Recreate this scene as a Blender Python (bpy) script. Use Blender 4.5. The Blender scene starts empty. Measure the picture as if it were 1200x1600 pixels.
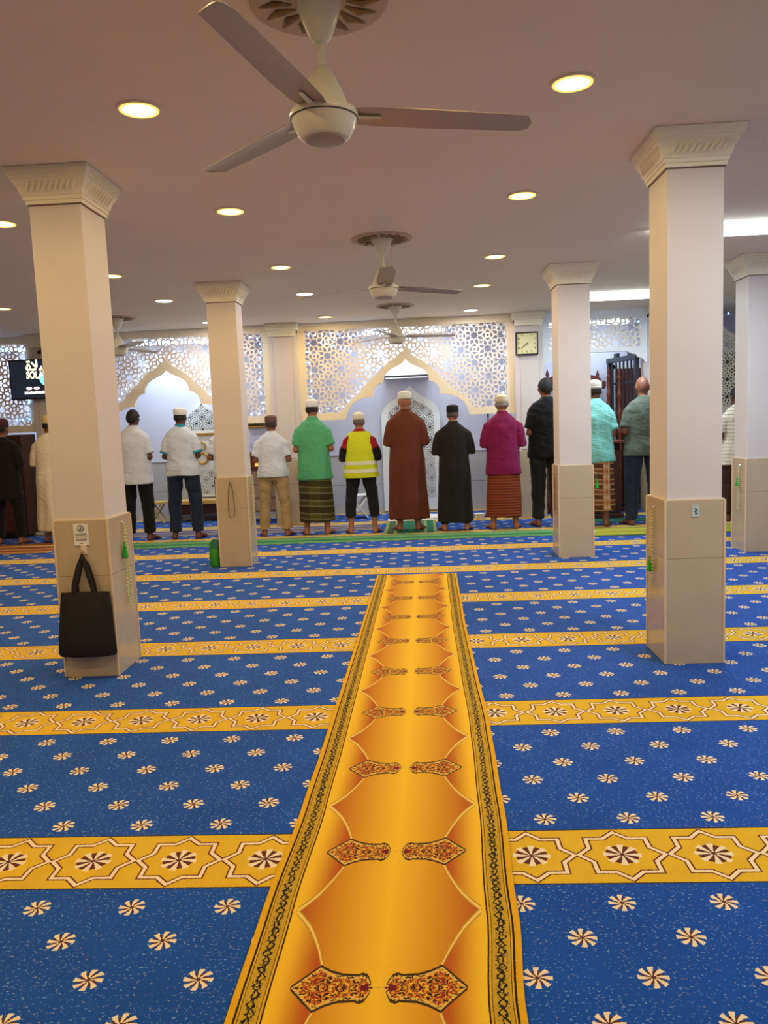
import bpy, bmesh, math, random
from mathutils import Vector, Matrix, noise
from mathutils.geometry import delaunay_2d_cdt
random.seed(7)
PI = math.pi
SC = bpy.context.scene
COL = SC.collection

# ---------------------------------------------------------------- camera
F_PX, PITCH, ROLL, YAW, CAM_H = 1228.0, 0.11104, 0.04005, -0.05034, 1.4
def cam_dir(x, f, yd):
    c, s = math.cos(ROLL), math.sin(ROLL)
    X, Y = c*x - s*yd, s*x + c*yd
    d = (X, f, -Y)
    c, s = math.cos(PITCH), math.sin(PITCH)
    d = (d[0], c*d[1] + s*d[2], -s*d[1] + c*d[2])
    c, s = math.cos(YAW), math.sin(YAW)
    return Vector((c*d[0] + s*d[1], -s*d[0] + c*d[1], d[2]))
cd = bpy.data.cameras.new('camera')
cam = bpy.data.objects.new('camera', cd); COL.objects.link(cam)
rt, up, bk = cam_dir(1, 0, 0), -cam_dir(0, 0, 1), -cam_dir(0, 1, 0)
cam.matrix_world = Matrix(((rt.x, up.x, bk.x, 0), (rt.y, up.y, bk.y, 0), (rt.z, up.z, bk.z, CAM_H), (0, 0, 0, 1)))
cd.sensor_fit = 'VERTICAL'; cd.sensor_height = 36.0; cd.lens = F_PX/1600*36
cd.clip_start = 0.02; cd.clip_end = 100
SC.camera = cam

# ---------------------------------------------------------------- world, exposure
w = bpy.data.worlds.new('world'); SC.world = w; w.use_nodes = True
w.node_tree.nodes['Background'].inputs[0].default_value = (0.55, 0.6, 0.8, 1)
w.node_tree.nodes['Background'].inputs[1].default_value = 0.05
SC.view_settings.view_transform = 'Standard'; SC.view_settings.look = 'None'
SC.view_settings.gamma = 1.0; SC.view_settings.use_curve_mapping = False
SC.view_settings.exposure = 0.05
WARM = (1.0, 0.71, 0.31); NEUTRAL = (1.0, 0.93, 0.86); COOL = (0.74, 0.9, 1.0)
P_WARM, P_NEUT, P_TUBE, P_ALC = 11.0, 13.0, 46.0, 18.0
CEIL = 2.86
SC.cycles.max_bounces = 5; SC.cycles.diffuse_bounces = 3; SC.cycles.glossy_bounces = 2; SC.cycles.transmission_bounces = 1

# ---------------------------------------------------------------- colour and node helpers
def lin(c):
    return tuple(((v/255)/12.92 if v/255 <= .04045 else ((v/255+.055)/1.055)**2.4) for v in c)
class X:
    """a float socket with arithmetic"""
    nt = None
    def __init__(s, v): s.v = v
    @staticmethod
    def m(op, *a, clamp=False):
        n = X.nt.nodes.new('ShaderNodeMath'); n.operation = op; n.use_clamp = clamp
        for i, b in enumerate(a):
            if isinstance(b, X): X.nt.links.new(b.v, n.inputs[i])
            else: n.inputs[i].default_value = float(b)
        return X(n.outputs[0])
    def __add__(s, o): return X.m('ADD', s, o)
    def __radd__(s, o): return X.m('ADD', o, s)
    def __sub__(s, o): return X.m('SUBTRACT', s, o)
    def __rsub__(s, o): return X.m('SUBTRACT', o, s)
    def __mul__(s, o): return X.m('MULTIPLY', s, o)
    def __rmul__(s, o): return X.m('MULTIPLY', o, s)
    def __truediv__(s, o): return X.m('DIVIDE', s, o)
    def __lt__(s, o): return X.m('LESS_THAN', s, o)
    def __gt__(s, o): return X.m('GREATER_THAN', s, o)
    def __abs__(s): return X.m('ABSOLUTE', s)
    def frac(s): return X.m('FRACT', s)
    def floor(s): return X.m('FLOOR', s)
    def rep(s, p): return ((s*(1/p) + .5).frac() - .5)*p          # centred repeat with period p
    def sin(s): return X.m('SINE', s)
    def cos(s): return X.m('COSINE', s)
    def sqrt(s): return X.m('SQRT', s)
    def sat(s): return X.m('ADD', s, 0, clamp=True)
    def ramp(s, a, b):
        n = X.nt.nodes.new('ShaderNodeMapRange'); n.interpolation_type = 'SMOOTHSTEP'
        X.nt.links.new(s.v, n.inputs[0]); n.inputs[1].default_value = a; n.inputs[2].default_value = b
        return X(n.outputs[0])
    def curve(s, pts):
        n = X.nt.nodes.new('ShaderNodeFloatCurve'); c = n.mapping.curves[0]
        X.nt.links.new(s.v, n.inputs[1])
        c.points[0].location = pts[0]; c.points[1].location = pts[-1]
        for p in pts[1:-1]: c.points.new(*p)
        for p in c.points: p.handle_type = 'VECTOR'
        n.mapping.update(); return X(n.outputs[0])
def mn(a, b): return X.m('MINIMUM', a, b)
def mx(a, b): return X.m('MAXIMUM', a, b)
def mix(f, a, b):
    n = X.nt.nodes.new('ShaderNodeMix'); n.data_type = 'RGBA'
    ins = [i for i in n.inputs if i.type == 'RGBA']
    if isinstance(f, X): X.nt.links.new(f.v, n.inputs[0])
    else: n.inputs[0].default_value = f
    for s_, v in zip(ins, (a, b)):
        if isinstance(v, tuple): s_.default_value = (*v[:3], 1)
        else: X.nt.links.new(v, s_)
    return [o for o in n.outputs if o.type == 'RGBA'][0]
def coords(kind='Object'):
    t = X.nt.nodes.new('ShaderNodeTexCoord'); s = X.nt.nodes.new('ShaderNodeSeparateXYZ')
    X.nt.links.new(t.outputs[kind], s.inputs[0])
    return X(s.outputs[0]), X(s.outputs[1]), X(s.outputs[2]), t.outputs[kind]
def tnoise(vec, scale, detail=2.0, rough=.5):
    n = X.nt.nodes.new('ShaderNodeTexNoise'); n.inputs['Scale'].default_value = scale
    n.inputs['Detail'].default_value = detail; n.inputs['Roughness'].default_value = rough
    X.nt.links.new(vec, n.inputs['Vector']); return X(n.outputs[0])
def vec3(x, y, z):
    n = X.nt.nodes.new('ShaderNodeCombineXYZ')
    for i, v in enumerate((x, y, z)):
        if isinstance(v, X): X.nt.links.new(v.v, n.inputs[i])
        else: n.inputs[i].default_value = v
    return n.outputs[0]
def new_mat(name):
    m = bpy.data.materials.new(name); m.use_nodes = True; X.nt = m.node_tree
    return m, m.node_tree.nodes['Principled BSDF']
def setcol(b, c):
    if isinstance(c, tuple): b.inputs['Base Color'].default_value = (*c, 1)
    else: X.nt.links.new(c, b.inputs['Base Color'])
def bump(b, h, strength=.3, dist=.004):
    n = X.nt.nodes.new('ShaderNodeBump'); n.inputs['Strength'].default_value = strength
    n.inputs['Distance'].default_value = dist
    X.nt.links.new(h.v, n.inputs['Height']); X.nt.links.new(n.outputs[0], b.inputs['Normal'])
MATS = {}
def plain(name, rgb, rough=.6, var=.06, scale=6.0, metal=0, bmp=0.0, bscale=60, spec=.5, sheen=0):
    """paint / cloth / plastic with a little procedural variation"""
    if name in MATS: return MATS[name]
    m, b = new_mat(name); x, y, z, v = coords()
    n = tnoise(v, scale, 3)
    a = lin(rgb); d = tuple(c*(1-var*2) for c in a); e = tuple(min(1, c*(1+var)) for c in a)
    setcol(b, mix(n, d, e)); b.inputs['Roughness'].default_value = rough
    b.inputs['Metallic'].default_value = metal; b.inputs['Specular IOR Level'].default_value = spec
    if sheen: b.inputs['Sheen Weight'].default_value = sheen
    if bmp: bump(b, tnoise(v, bscale, 3), bmp)
    MATS[name] = m; return m
def emit(name, rgb, strength):
    if name in MATS: return MATS[name]
    m, b = new_mat(name); b.inputs['Base Color'].default_value = (*rgb, 1)
    b.inputs['Emission Color'].default_value = (*rgb, 1); b.inputs['Emission Strength'].default_value = strength
    MATS[name] = m; return m

# ---------------------------------------------------------------- mesh helpers
def bx(bm, x0, x1, y0, y1, z0, z1, bev=0):
    r = bmesh.ops.create_cube(bm, size=1, matrix=Matrix.Translation(((x0+x1)/2, (y0+y1)/2, (z0+z1)/2)) @ Matrix.Diagonal((x1-x0, y1-y0, z1-z0, 1)))
    if bev:
        es = {e for v in r['verts'] for e in v.link_edges}
        bmesh.ops.bevel(bm, geom=list(es), offset=bev, segments=2, affect='EDGES', profile=.5)
    return bm
def B(): return bmesh.new()
def box(*a, bev=0): return bx(B(), *a, bev=bev)
def tube(bm, pts, rads, seg=10, flat=None, cap=True):
    """closed tapered tube through pts; flat=(vector, factor) squashes it along a direction"""
    pts = [Vector(p) for p in pts]; n = len(pts)
    if not hasattr(rads, '__len__'): rads = [rads]*n
    ts = [(pts[min(i+1, n-1)] - pts[max(i-1, 0)]).normalized() for i in range(n)]
    ref = Vector((0, 0, 1)) if abs(ts[0].z) < .9 else Vector((0, 1, 0))
    u = ts[0].cross(ref).normalized(); rings = []
    stations = []
    if cap:
        r = rads[0]; stations += [(pts[0]-ts[0]*r*.85, r*.5, ts[0]), (pts[0]-ts[0]*r*.5, r*.86, ts[0])]
    stations += [(pts[i], rads[i], ts[i]) for i in range(n)]
    if cap:
        r = rads[-1]; stations += [(pts[-1]+ts[-1]*r*.5, r*.86, ts[-1]), (pts[-1]+ts[-1]*r*.85, r*.5, ts[-1])]
    for p, r, t in stations:
        u = (u - t*u.dot(t)).normalized(); v = t.cross(u)
        ring = []
        for k in range(seg):
            a = 2*PI*k/seg; d = (u*math.cos(a) + v*math.sin(a))*r
            if flat: fv, ff = flat; d = d - fv*d.dot(fv)*(1-ff)
            ring.append(bm.verts.new(p + d))
        rings.append(ring)
    for a, b in zip(rings, rings[1:]):
        for k in range(seg): bm.faces.new((a[k], a[(k+1) % seg], b[(k+1) % seg], b[k]))
    bm.faces.new(rings[0][::-1]); bm.faces.new(rings[-1])
    return bm
def ell(bm, c, r, seg=20, rot=None):
    m = Matrix.Translation(c)
    if rot: m = m @ rot
    bmesh.ops.create_uvsphere(bm, u_segments=seg, v_segments=max(8, seg*2//3), radius=1, matrix=m @ Matrix.Diagonal((*r, 1)))
    return bm
def loft(bm, rings, seg=40, fn=None):
    """rings (z, cx, cy, rx, ry) bottom to top; fn(theta, z) scales the radius"""
    rs = []
    for z, cx, cy, rx, ry in rings:
        ring = []
        for k in range(seg):
            a = 2*PI*k/seg; f = fn(a, z) if fn else 1
            ring.append(bm.verts.new((cx + rx*f*math.cos(a), cy + ry*f*math.sin(a), z)))
        rs.append(ring)
    for a, b in zip(rs, rs[1:]):
        for k in range(seg): bm.faces.new((a[k], a[(k+1) % seg], b[(k+1) % seg], b[k]))
    bm.faces.new(rs[0][::-1]); bm.faces.new(rs[-1])
    return bm
def lathe(bm, prof, c=(0, 0, 0), seg=32, axis=None):
    """prof (r, z) spun about z"""
    rings = []
    for r, z in prof:
        rings.append([bm.verts.new((c[0]+max(r, 1e-4)*math.cos(2*PI*k/seg), c[1]+max(r, 1e-4)*math.sin(2*PI*k/seg), c[2]+z)) for k in range(seg)])
    for a, b in zip(rings, rings[1:]):
        for k in range(seg): bm.faces.new((a[k], a[(k+1) % seg], b[(k+1) % seg], b[k]))
    bm.faces.new(rings[0][::-1]); bm.faces.new(rings[-1])
    bmesh.ops.recalc_face_normals(bm, faces=bm.faces[:])
    return bm
def ring(bm, c, R, r, nrm='y', seg=32, ss=8, sx=1, sz=1):
    vs = []
    for i in range(seg):
        a = 2*PI*i/seg; row = []
        for j in range(ss):
            b = 2*PI*j/ss; q = R + r*math.cos(b)
            p = (q*math.cos(a)*sx, r*math.sin(b), q*math.sin(a)*sz) if nrm == 'y' else (q*math.cos(a)*sx, q*math.sin(a)*sz, r*math.sin(b))
            row.append(bm.verts.new((c[0]+p[0], c[1]+p[1], c[2]+p[2])))
        vs.append(row)
    for i in range(seg):
        for j in range(ss):
            bm.faces.new((vs[i][j], vs[(i+1) % seg][j], vs[(i+1) % seg][(j+1) % ss], vs[i][(j+1) % ss]))
    bmesh.ops.recalc_face_normals(bm, faces=bm.faces[:]); return bm
def octa(bm, c, r):
    vs = [bm.verts.new((c[0]+r*d[0], c[1]+r*d[1], c[2]+r*d[2])) for d in ((1, 0, 0), (0, 1, 0), (-1, 0, 0), (0, -1, 0), (0, 0, 1), (0, 0, -1), (.7, .7, 0))][:6]
    for i in range(4): bm.faces.new((vs[i], vs[(i+1) % 4], vs[4])); bm.faces.new((vs[(i+1) % 4], vs[i], vs[5]))
def link(name, me, parent=None, loc=None):
    o = bpy.data.objects.new(name, me); COL.objects.link(o)
    if parent: o.parent = parent
    if loc: o.location = loc
    return o
def obj(name, bm, mat, parent=None, smooth=False, loc=None):
    me = bpy.data.meshes.new(name); bmesh.ops.recalc_face_normals(bm, faces=bm.faces[:]); bm.to_mesh(me); bm.free()
    me.materials.append(mat)
    if smooth:
        me.polygons.foreach_set('use_smooth', [True]*len(me.polygons))
        try: me.set_sharp_from_angle(angle=math.radians(40))
        except Exception: pass
    return link(name, me, parent, loc)
def tag(o, label, cat, group=None):
    o['label'] = label; o['category'] = cat
    if group: o['group'] = group
    return o
def thing(name, label, cat, loc=(0, 0, 0), rz=0, group=None):
    o = bpy.data.objects.new(name, None); COL.objects.link(o); o.empty_display_size = .1
    o.location = loc; o.rotation_euler = (0, 0, rz); return tag(o, label, cat, group)
def struct(name, bm, mat, parent=None, **k):
    o = obj(name, bm, mat, parent, **k)
    if not parent: o['kind'] = 'structure'
    return o
def copy_tree(o, parent=None):
    c = o.copy(); COL.objects.link(c); c.parent = parent
    for ch in list(o.children): copy_tree(ch, c)
    return c
def solid(name, bm, mat, parent=None, voxel=.012, sm=4, dec=.4, post=None):
    """fuse overlapping closed pieces into one continuous surface"""
    me = bpy.data.meshes.new(name); bmesh.ops.recalc_face_normals(bm, faces=bm.faces[:]); bm.to_mesh(me); bm.free()
    t = bpy.data.objects.new('tmp', me); COL.objects.link(t)
    r = t.modifiers.new('r', 'REMESH'); r.mode = 'VOXEL'; r.voxel_size = voxel
    s = t.modifiers.new('s', 'SMOOTH'); s.factor = .5; s.iterations = sm
    if dec < 1: d = t.modifiers.new('d', 'DECIMATE'); d.ratio = dec
    dg = bpy.context.evaluated_depsgraph_get()
    m2 = bpy.data.meshes.new_from_object(t.evaluated_get(dg)); m2.name = name
    bpy.data.objects.remove(t); bpy.data.meshes.remove(me)
    if post:
        nv = len(m2.vertices); cs = [0.0]*(3*nv); ns = [0.0]*(3*nv)
        m2.vertices.foreach_get('co', cs); m2.vertices.foreach_get('normal', ns)
        for i in range(0, 3*nv, 3): cs[i:i+3] = post(Vector(cs[i:i+3]), Vector(ns[i:i+3]))
        m2.vertices.foreach_set('co', cs); m2.update()
    m2.materials.clear(); m2.materials.append(mat)
    m2.polygons.foreach_set('use_smooth', [True]*len(m2.polygons))
    return link(name, m2, parent)
def extrude2d(polys_outer, holes, y0, y1):
    """flat sheet in XZ between y0 and y1 with polygon holes"""
    vs, fs = [], []
    def add(p):
        b = len(vs); vs.extend(Vector(q) for q in p); fs.append(list(range(b, b+len(p))))
    add(polys_outer)
    for hle in holes: add(hle)
    ov, oe, of, _, _, orig = delaunay_2d_cdt(vs, [], fs, 1, 1e-5, True)
    bm = B(); fr = [bm.verts.new((v.x, y0, v.y)) for v in ov]; bkv = [bm.verts.new((v.x, y1, v.y)) for v in ov]
    cnt = {}
    for f, og in zip(of, orig):
        if 0 not in og or any(i > 0 for i in og): continue
        bm.faces.new([fr[i] for i in f]); bm.faces.new([bkv[i] for i in reversed(f)])
        for i in range(3):
            e = (f[i], f[(i+1) % 3]); k = (min(e), max(e)); cnt.setdefault(k, []).append(e)
    for k, l in cnt.items():
        if len(l) == 1:
            a, b = l[0]
            try: bm.faces.new((fr[b], fr[a], bkv[a], bkv[b]))
            except ValueError: pass
    for v in [v for v in bm.verts if not v.link_faces]: bm.verts.remove(v)
    return bm
def clip(poly, px, pz, nx, nz):
    """keep the part of poly where (p - P).n >= 0"""
    out = []
    for i in range(len(poly)):
        a, b = poly[i], poly[(i+1) % len(poly)]
        da = (a[0]-px)*nx + (a[1]-pz)*nz; db = (b[0]-px)*nx + (b[1]-pz)*nz
        if da >= 0: out.append(a)
        if (da >= 0) != (db >= 0):
            t = da/(da-db); out.append((a[0]+(b[0]-a[0])*t, a[1]+(b[1]-a[1])*t))
    return out
def area(p): return abs(sum(p[i][0]*p[(i+1) % len(p)][1] - p[(i+1) % len(p)][0]*p[i][1] for i in range(len(p)))/2)
def star_cell(a, strap):
    """openings of one repeat of the eight-pointed star lattice, as (centre, polygon)"""
    stars = [(0, 0), (a/2, a/2)]; seeds = []
    for s in stars:
        seeds.append((s, 'star'))
        for k in range(8):
            t = PI/8 + k*PI/4; seeds.append(((s[0]+.26*a*math.cos(t), s[1]+.26*a*math.sin(t)), 'p'))
    for p in ((.25, .25), (.75, .25), (.25, .75), (.75, .75)): seeds.append(((p[0]*a, p[1]*a), 'p'))
    for c in ((.5, 0), (0, .5)):
        seeds.append(((c[0]*a, c[1]*a), 'p'))
        for d in ((.14, 0), (-.14, 0), (0, .14), (0, -.14)): seeds.append((((c[0]+d[0])*a, (c[1]+d[1])*a), 'p'))
    allp = [(s[0]+i*a, s[1]+j*a) for s, _ in seeds for i in (-2, -1, 0, 1, 2) for j in (-2, -1, 0, 1, 2)]
    out = []
    for s, kind in seeds:
        if kind == 'star':
            R, r = .165*a, .105*a
            out.append((s, [(s[0]+(R if k % 2 == 0 else r)*math.cos(k*PI/8), s[1]+(R if k % 2 == 0 else r)*math.sin(k*PI/8)) for k in range(16)])); continue
        poly = [(s[0]-a, s[1]-a), (s[0]+a, s[1]-a), (s[0]+a, s[1]+a), (s[0]-a, s[1]+a)]
        for q in allp:
            dx, dz = s[0]-q[0], s[1]-q[1]; d = math.hypot(dx, dz)
            if d < 1e-6 or d > a: continue
            nx, nz = dx/d, dz/d
            poly = clip(poly, q[0]+dx/2+nx*strap/2, q[1]+dz/2+nz*strap/2, nx, nz)
            if len(poly) < 3: break
        if len(poly) >= 3 and area(poly) > 2e-5: out.append((s, poly))
    return out
def lattice_holes(a, strap, x0, x1, z0, z1, arch=None, ox=0, oz=0, below=False, minarea=1.2e-4):
    """openings inside a rectangle, trimmed along an arch polyline [(x, z)] (kept above it, or below it)"""
    cell = star_cell(a, strap); hs = []
    for i in range(int((x0-ox)//a)-1, int((x1-ox)//a)+2):
        for j in range(int((z0-oz)//a)-1, int((z1-oz)//a)+2):
            for c, p in cell:
                P = [(q[0]+ox+i*a, q[1]+oz+j*a) for q in p]
                P = clip(P, x0, 0, 1, 0); P = clip(P, x1, 0, -1, 0) if P else P
                P = clip(P, 0, z0, 0, 1) if P else P; P = clip(P, 0, z1, 0, -1) if P else P
                if arch and P:
                    for (ax, az), (bx_, bz) in zip(arch, arch[1:]):
                        if not P: break
                        lo, hi = min(q[0] for q in P), max(q[0] for q in P)
                        if hi < min(ax, bx_) or lo > max(ax, bx_): continue
                        l = math.hypot(bx_-ax, bz-az); nx, nz = -(bz-az)/l, (bx_-ax)/l
                        if nz < 0: nx, nz = -nx, -nz
                        if below: nx, nz = -nx, -nz
                        P = clip(P, ax, az, nx, nz)
                if len(P) >= 3 and area(P) > minarea: hs.append(P)
    return hs

# ---------------------------------------------------------------- materials
M_CEIL = plain('ceiling_paint', (246, 234, 216), .8, .03, 1.2)
M_PAINT = plain('column_paint', (222, 212, 210), .55, .03, 2.5, bmp=.05, bscale=9)
M_CAP = plain('capital_plaster', (248, 244, 222), .5, .03)
M_WALL = plain('wall_paint', (216, 218, 244), .6, .02, 2)
M_SCREEN = plain('screen_board', (246, 234, 222), .45, .02)
M_CREAM = plain('screen_border', (250, 236, 205), .45, .02)
M_WHITE = plain('white_board', (242, 244, 248), .45, .02)
M_GREYTILE = plain('grey_wall_tile', (190, 192, 200), .3, .04, 3)
M_FANW = plain('fan_enamel', (238, 238, 222), .28, .03)
M_BLADE = plain('fan_blade_metal', (186, 168, 156), .35, .05, metal=.25)
M_BLACK = plain('black_plastic', (16, 16, 18), .4, .05)
M_DARK = plain('dark_steel', (70, 74, 84), .4, .08, metal=.5)
M_WOOD = plain('red_brown_wood', (112, 52, 36), .4, .18, 14)
M_WOODD = plain('dark_wood', (66, 34, 26), .45, .15, 14)
M_GOLD = plain('gold_paint', (206, 160, 66), .35, .08, metal=.6)
M_YWOOD = plain('yellow_wood', (214, 178, 96), .5, .06)
M_CHROME = plain('steel', (190, 190, 192), .3, .02, metal=.9)
M_PAPER = plain('paper', (232, 230, 224), .7, .02)
M_INK = plain('ink', (40, 40, 44), .7, .02)
def tile_mat():
    m, b = new_mat('beige_tile'); x, y, z, v = coords()
    n = tnoise(v, 5, 4); g = tnoise(vec3(x*40, y*40, z*6), 6, 2)
    setcol(b, mix((n*.6+g*.4), lin((184, 164, 138)), lin((208, 190, 162))))
    b.inputs['Roughness'].default_value = .16; return m
M_TILE = tile_mat()
M_TRIM = plain('tile_trim', (226, 204, 172), .35, .03)

def polar(px, py):
    return (px*px + py*py).sqrt(), X.m('ARCTAN2', py, px)
def carpet_mat():
    m, b = new_mat('mosque_carpet'); x, y, z, v = coords()
    jig = tnoise(v, 240, 1); x = x + (jig-.5)*.005; y = y + (tnoise(v, 210, 1)-.5)*.005
    P, S = 1.25665, .2885
    yb = (y - 2.412)*(1/P)
    dy = ((yb + .5).frac() - .5)*P
    ady = abs(dy)
    blue = mix(tnoise(v, 3, 3), lin((8, 62, 146)), lin((13, 82, 178)))
    fl = (tnoise(vec3(x*.7, y, z), 130, 1) > .665)*(tnoise(v, 5, 2) > .40)
    fl2 = (tnoise(vec3(x*.7, y, 3.7), 150, 1) > .70)
    blue = mix(fl*.62, blue, lin((120, 160, 214)))
    blue = mix(fl2*.6, blue, lin((170, 160, 120)))
    cream, brown = lin((234, 216, 184)), lin((92, 38, 24))
    # small flowers
    dr = (yb.frac()*P - .233)*(1/.154)
    j = (dr + .5).floor(); cy = (dr - j)*.154
    ok = (j > -.5)*(j < 5.5)
    odd = (j*.5).frac()*2
    sx = (x - .39 - odd*.14425).rep(S)
    r, t = polar(sx, cy)
    k = (t*(4/PI) + r*9).frac()
    edge = .029 + (k < .54)*.010 - (k > .8)*.008
    fm = (r < edge)*ok
    fc = mix((k < .54)*(r > .006), brown, cream)
    base = mix(fm, blue, fc)
    # yellow band with star row
    yel = mix(tnoise(v, 9, 3), lin((204, 158, 26)), lin((228, 186, 44)))
    bx_ = (x - .31).rep(S)
    r, t = polar(bx_, dy)
    a = abs(t.rep(PI/4))
    tip, inner = .1375, .106
    ix, iy = inner*math.cos(PI/8), inner*math.sin(PI/8)
    ex, ey = ix-tip, iy; L = math.hypot(ex, ey); nx, ny = ey/L, -ex/L
    d = abs((r*a.cos() - tip)*nx + (r*a.sin())*ny)
    band = mix(d < .0115, yel, brown)
    band = mix(d < .0062, band, lin((240, 214, 176)))
    k = (t*(4/PI) + .25 + r*2).frac()
    edge = .052 + (k < .5)*.008
    fc = mix((k < .5)*(r > .008), brown, cream)
    band = mix(r < edge, band, fc)
    col = mix(ady < .1565, base, band)
    col = mix(abs(ady - .1575) < .003, col, lin((40, 36, 50)))
    setcol(b, col); b.inputs['Roughness'].default_value = .95; b.inputs['Specular IOR Level'].default_value = .15
    b.inputs['Sheen Weight'].default_value = .08
    bump(b, tnoise(v, 400, 2), .35, .003)
    return m
M_CARPET = carpet_mat()
def runner_mat():
    m, b = new_mat('ogee_runner'); u0, v0, z, uv = coords('UV')
    jig = tnoise(uv, 260, 1) - .5
    u = u0 + jig*.004; v = v0 + jig*.004
    au = abs(u)
    t = abs(((v - 2.119)*(1/.6267)).rep(1.0))*2            # 0 at the tips, 1 at the medallions
    T = (au*(1/.3)).curve([(0, 1), (.07, 1), (.1, .9), (.33, .85), (.43, .81), (.517, .745), (.533, .71), (.56, .62), (.593, .52), (.65, .38), (.71, .25), (.80, .11), (.885, 0), (1, 0)])
    g = (tnoise(uv, 320, 2)-.5)*.5
    gold, red = lin((236, 186, 42)), lin((172, 70, 20))
    fi = ((au + g*.08)*(1/.25)).sat()*.92
    inside = mix(fi, gold, red)
    fo = (1 - (au + g*.09).ramp(.165, .275))*(au + g*.05).ramp(.03, .16)
    outside = mix(fo*.95, gold, red)
    dd = t - T
    fld = mix(dd < 0, outside, inside)
    line = (abs(dd) < .050)*(au < .263)*(au > .156)
    fld = mix(line, fld, lin((176, 140, 60)))
    fld = mix((abs(dd) < .024)*(au < .263)*(au > .156), fld, lin((240, 196, 96)))
    # medallions
    sdist = (1 - t)*.3133
    H = (au*(1/.3)).curve([(0, .006), (.055, .006), (.075, .07), (.11, .15), (.15, .17), (.19, .15), (.33, .16), (.43, .20), (.53, .267), (.76, 0), (1, 0)])*.3
    ins = H - sdist
    vine = tnoise(vec3(au, sdist, 0), 46, 2)
    vn = abs(vine - .5)
    fill = mix((vn < .035), lin((214, 138, 36)), lin((60, 30, 24)))
    fill = mix((vn > .085), fill, lin((150, 48, 28)))
    fill = mix((ins < .016)*(vn > .03), fill, lin((216, 176, 84)))
    fill = mix(((au-.036)*(au-.036) + sdist*sdist < .00012), fill, lin((110, 24, 34)))
    fill = mix((tnoise(vec3(au, sdist, 5), 95, 1) > .58), fill, lin((222, 170, 60)))
    fld = mix(ins > 0, fld, fill)
    fld = mix((abs(ins) < .0045)*(au > .02)*(au < .226), fld, lin((62, 44, 26)))
    # border
    bc = (au - .3125)
    wob = (tnoise(vec3(u, v, 2), 70, 2)-.5)*.022
    s = (v*(2*PI/.062)).sin()*.0105
    vineb = mn(abs(bc - s + wob), abs(bc + s*.6 - wob*1.2))
    brd = mix(tnoise(uv, 40, 2), lin((176, 140, 36)), lin((200, 160, 44)))
    dots = tnoise(vec3(u, v, 0), 120, 1) > .6
    brd = mix((vineb < .0034), brd, lin((34, 30, 22)))
    brd = mix(dots*(abs(bc) < .016)*.85, brd, lin((36, 32, 22)))
    yel = mix(tnoise(uv, 30, 2), lin((206, 152, 18)), lin((226, 172, 30)))
    edge = mix(abs(bc) < .0225, yel, brd)
    edge = mix(abs(abs(bc) - .025) < .0014, edge, lin((90, 80, 30)))
    edge = mix(mx((abs(au - .2785) < .0022), (abs(au - .346) < .0030)), edge, lin((34, 24, 18)))
    col = mix(au > .276, fld, edge)
    setcol(b, col); b.inputs['Roughness'].default_value = .9; b.inputs['Specular IOR Level'].default_value = .2
    bump(b, tnoise(uv, 420, 2), .3, .002)
    return m
M_RUN = runner_mat()

# ---------------------------------------------------------------- room shell
X0, X1, YB, YF = -8.9, 5.6, -2.6, 12.45
struct('floor', box(X0, X1, YB, YF, -.1, 0), M_CARPET)
struct('ceiling', box(X0, X1, YB, YF, CEIL, CEIL+.1), M_CEIL)
struct('wall_back', box(X0, X1, YF, YF+.15, -.1, CEIL+.1), M_WALL)
struct('wall_left', box(X0-.15, X0, YB, YF, -.1, CEIL+.1), M_PAINT)
struct('wall_right', box(X1, X1+.15, YB, YF, -.1, CEIL+.1), M_PAINT)
struct('wall_front', box(X0, X1, YB-.15, YB, -.1, CEIL+.1), M_PAINT)
wn = thing('wainscot', 'pale grey tiled wainscot along the base of the niche wall', 'wainscot', (0, YF, 0))
wn['kind'] = 'structure'
xw = X0
k = 0
while xw < X1-.01:                              # tall wall tiles, one object each
    xe = min(xw+.6, X1)
    for z0, z1 in ((0, .46), (.464, .925)):
        obj('tile', box(xw+.002, xe-.002, -.02, 0, z0, z1), M_GREYTILE, wn)
    xw = xe
obj('edge_strip', box(X0, X1, -.026, 0, .927, .94), M_CHROME, wn)

# ---------------------------------------------------------------- columns
def capital_bm(hw, z0, z1, ext=.085):
    """square moulded capital round a shaft of half-width hw = (x, y)"""
    h = z1-z0
    prof = [(.012, 0), (.012, .10), (.020, .12), (.020, .22), (.026, .24), (.030, .30), (.040, .46), (.058, .62), (.060, .66), (.068, .68), (.068, .76), (.076, .78), (.076, .86), (ext, .88), (ext, 1.0)]
    bm = B(); rings = []
    for o, t in prof:
        rings.append([bm.verts.new((sx*(hw[0]+o), sy*(hw[1]+o), z0+t*h)) for sx, sy in ((-1, -1), (1, -1), (1, 1), (-1, 1))])
    for a, b in zip(rings, rings[1:]):
        for i in range(4): bm.faces.new((a[i], a[(i+1) % 4], b[(i+1) % 4], b[i]))
    bm.faces.new(rings[0][::-1]); bm.faces.new(rings[-1]); return bm
def frieze_bm(hw, z0, z1):
    """row of slanted leaves round the capital"""
    bm = B(); h = z1-z0
    for side in range(4):
        w_ = hw[0] if side % 2 == 0 else hw[1]; dpt = hw[1] if side % 2 == 0 else hw[0]
        n = 9
        for i in range(n):
            c = -w_ + (i+.5)*2*w_/n
            pts = [(c-.016, -(dpt+.030), z0+.31*h), (c, -(dpt+.043), z0+.44*h), (c+.02, -(dpt+.057), z0+.60*h)]
            mt = Matrix.Rotation(side*PI/2, 4, 'Z')
            tube(bm, [mt @ Vector(p) for p in pts], [.005, .011, .006], 6)
    return bm
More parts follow.
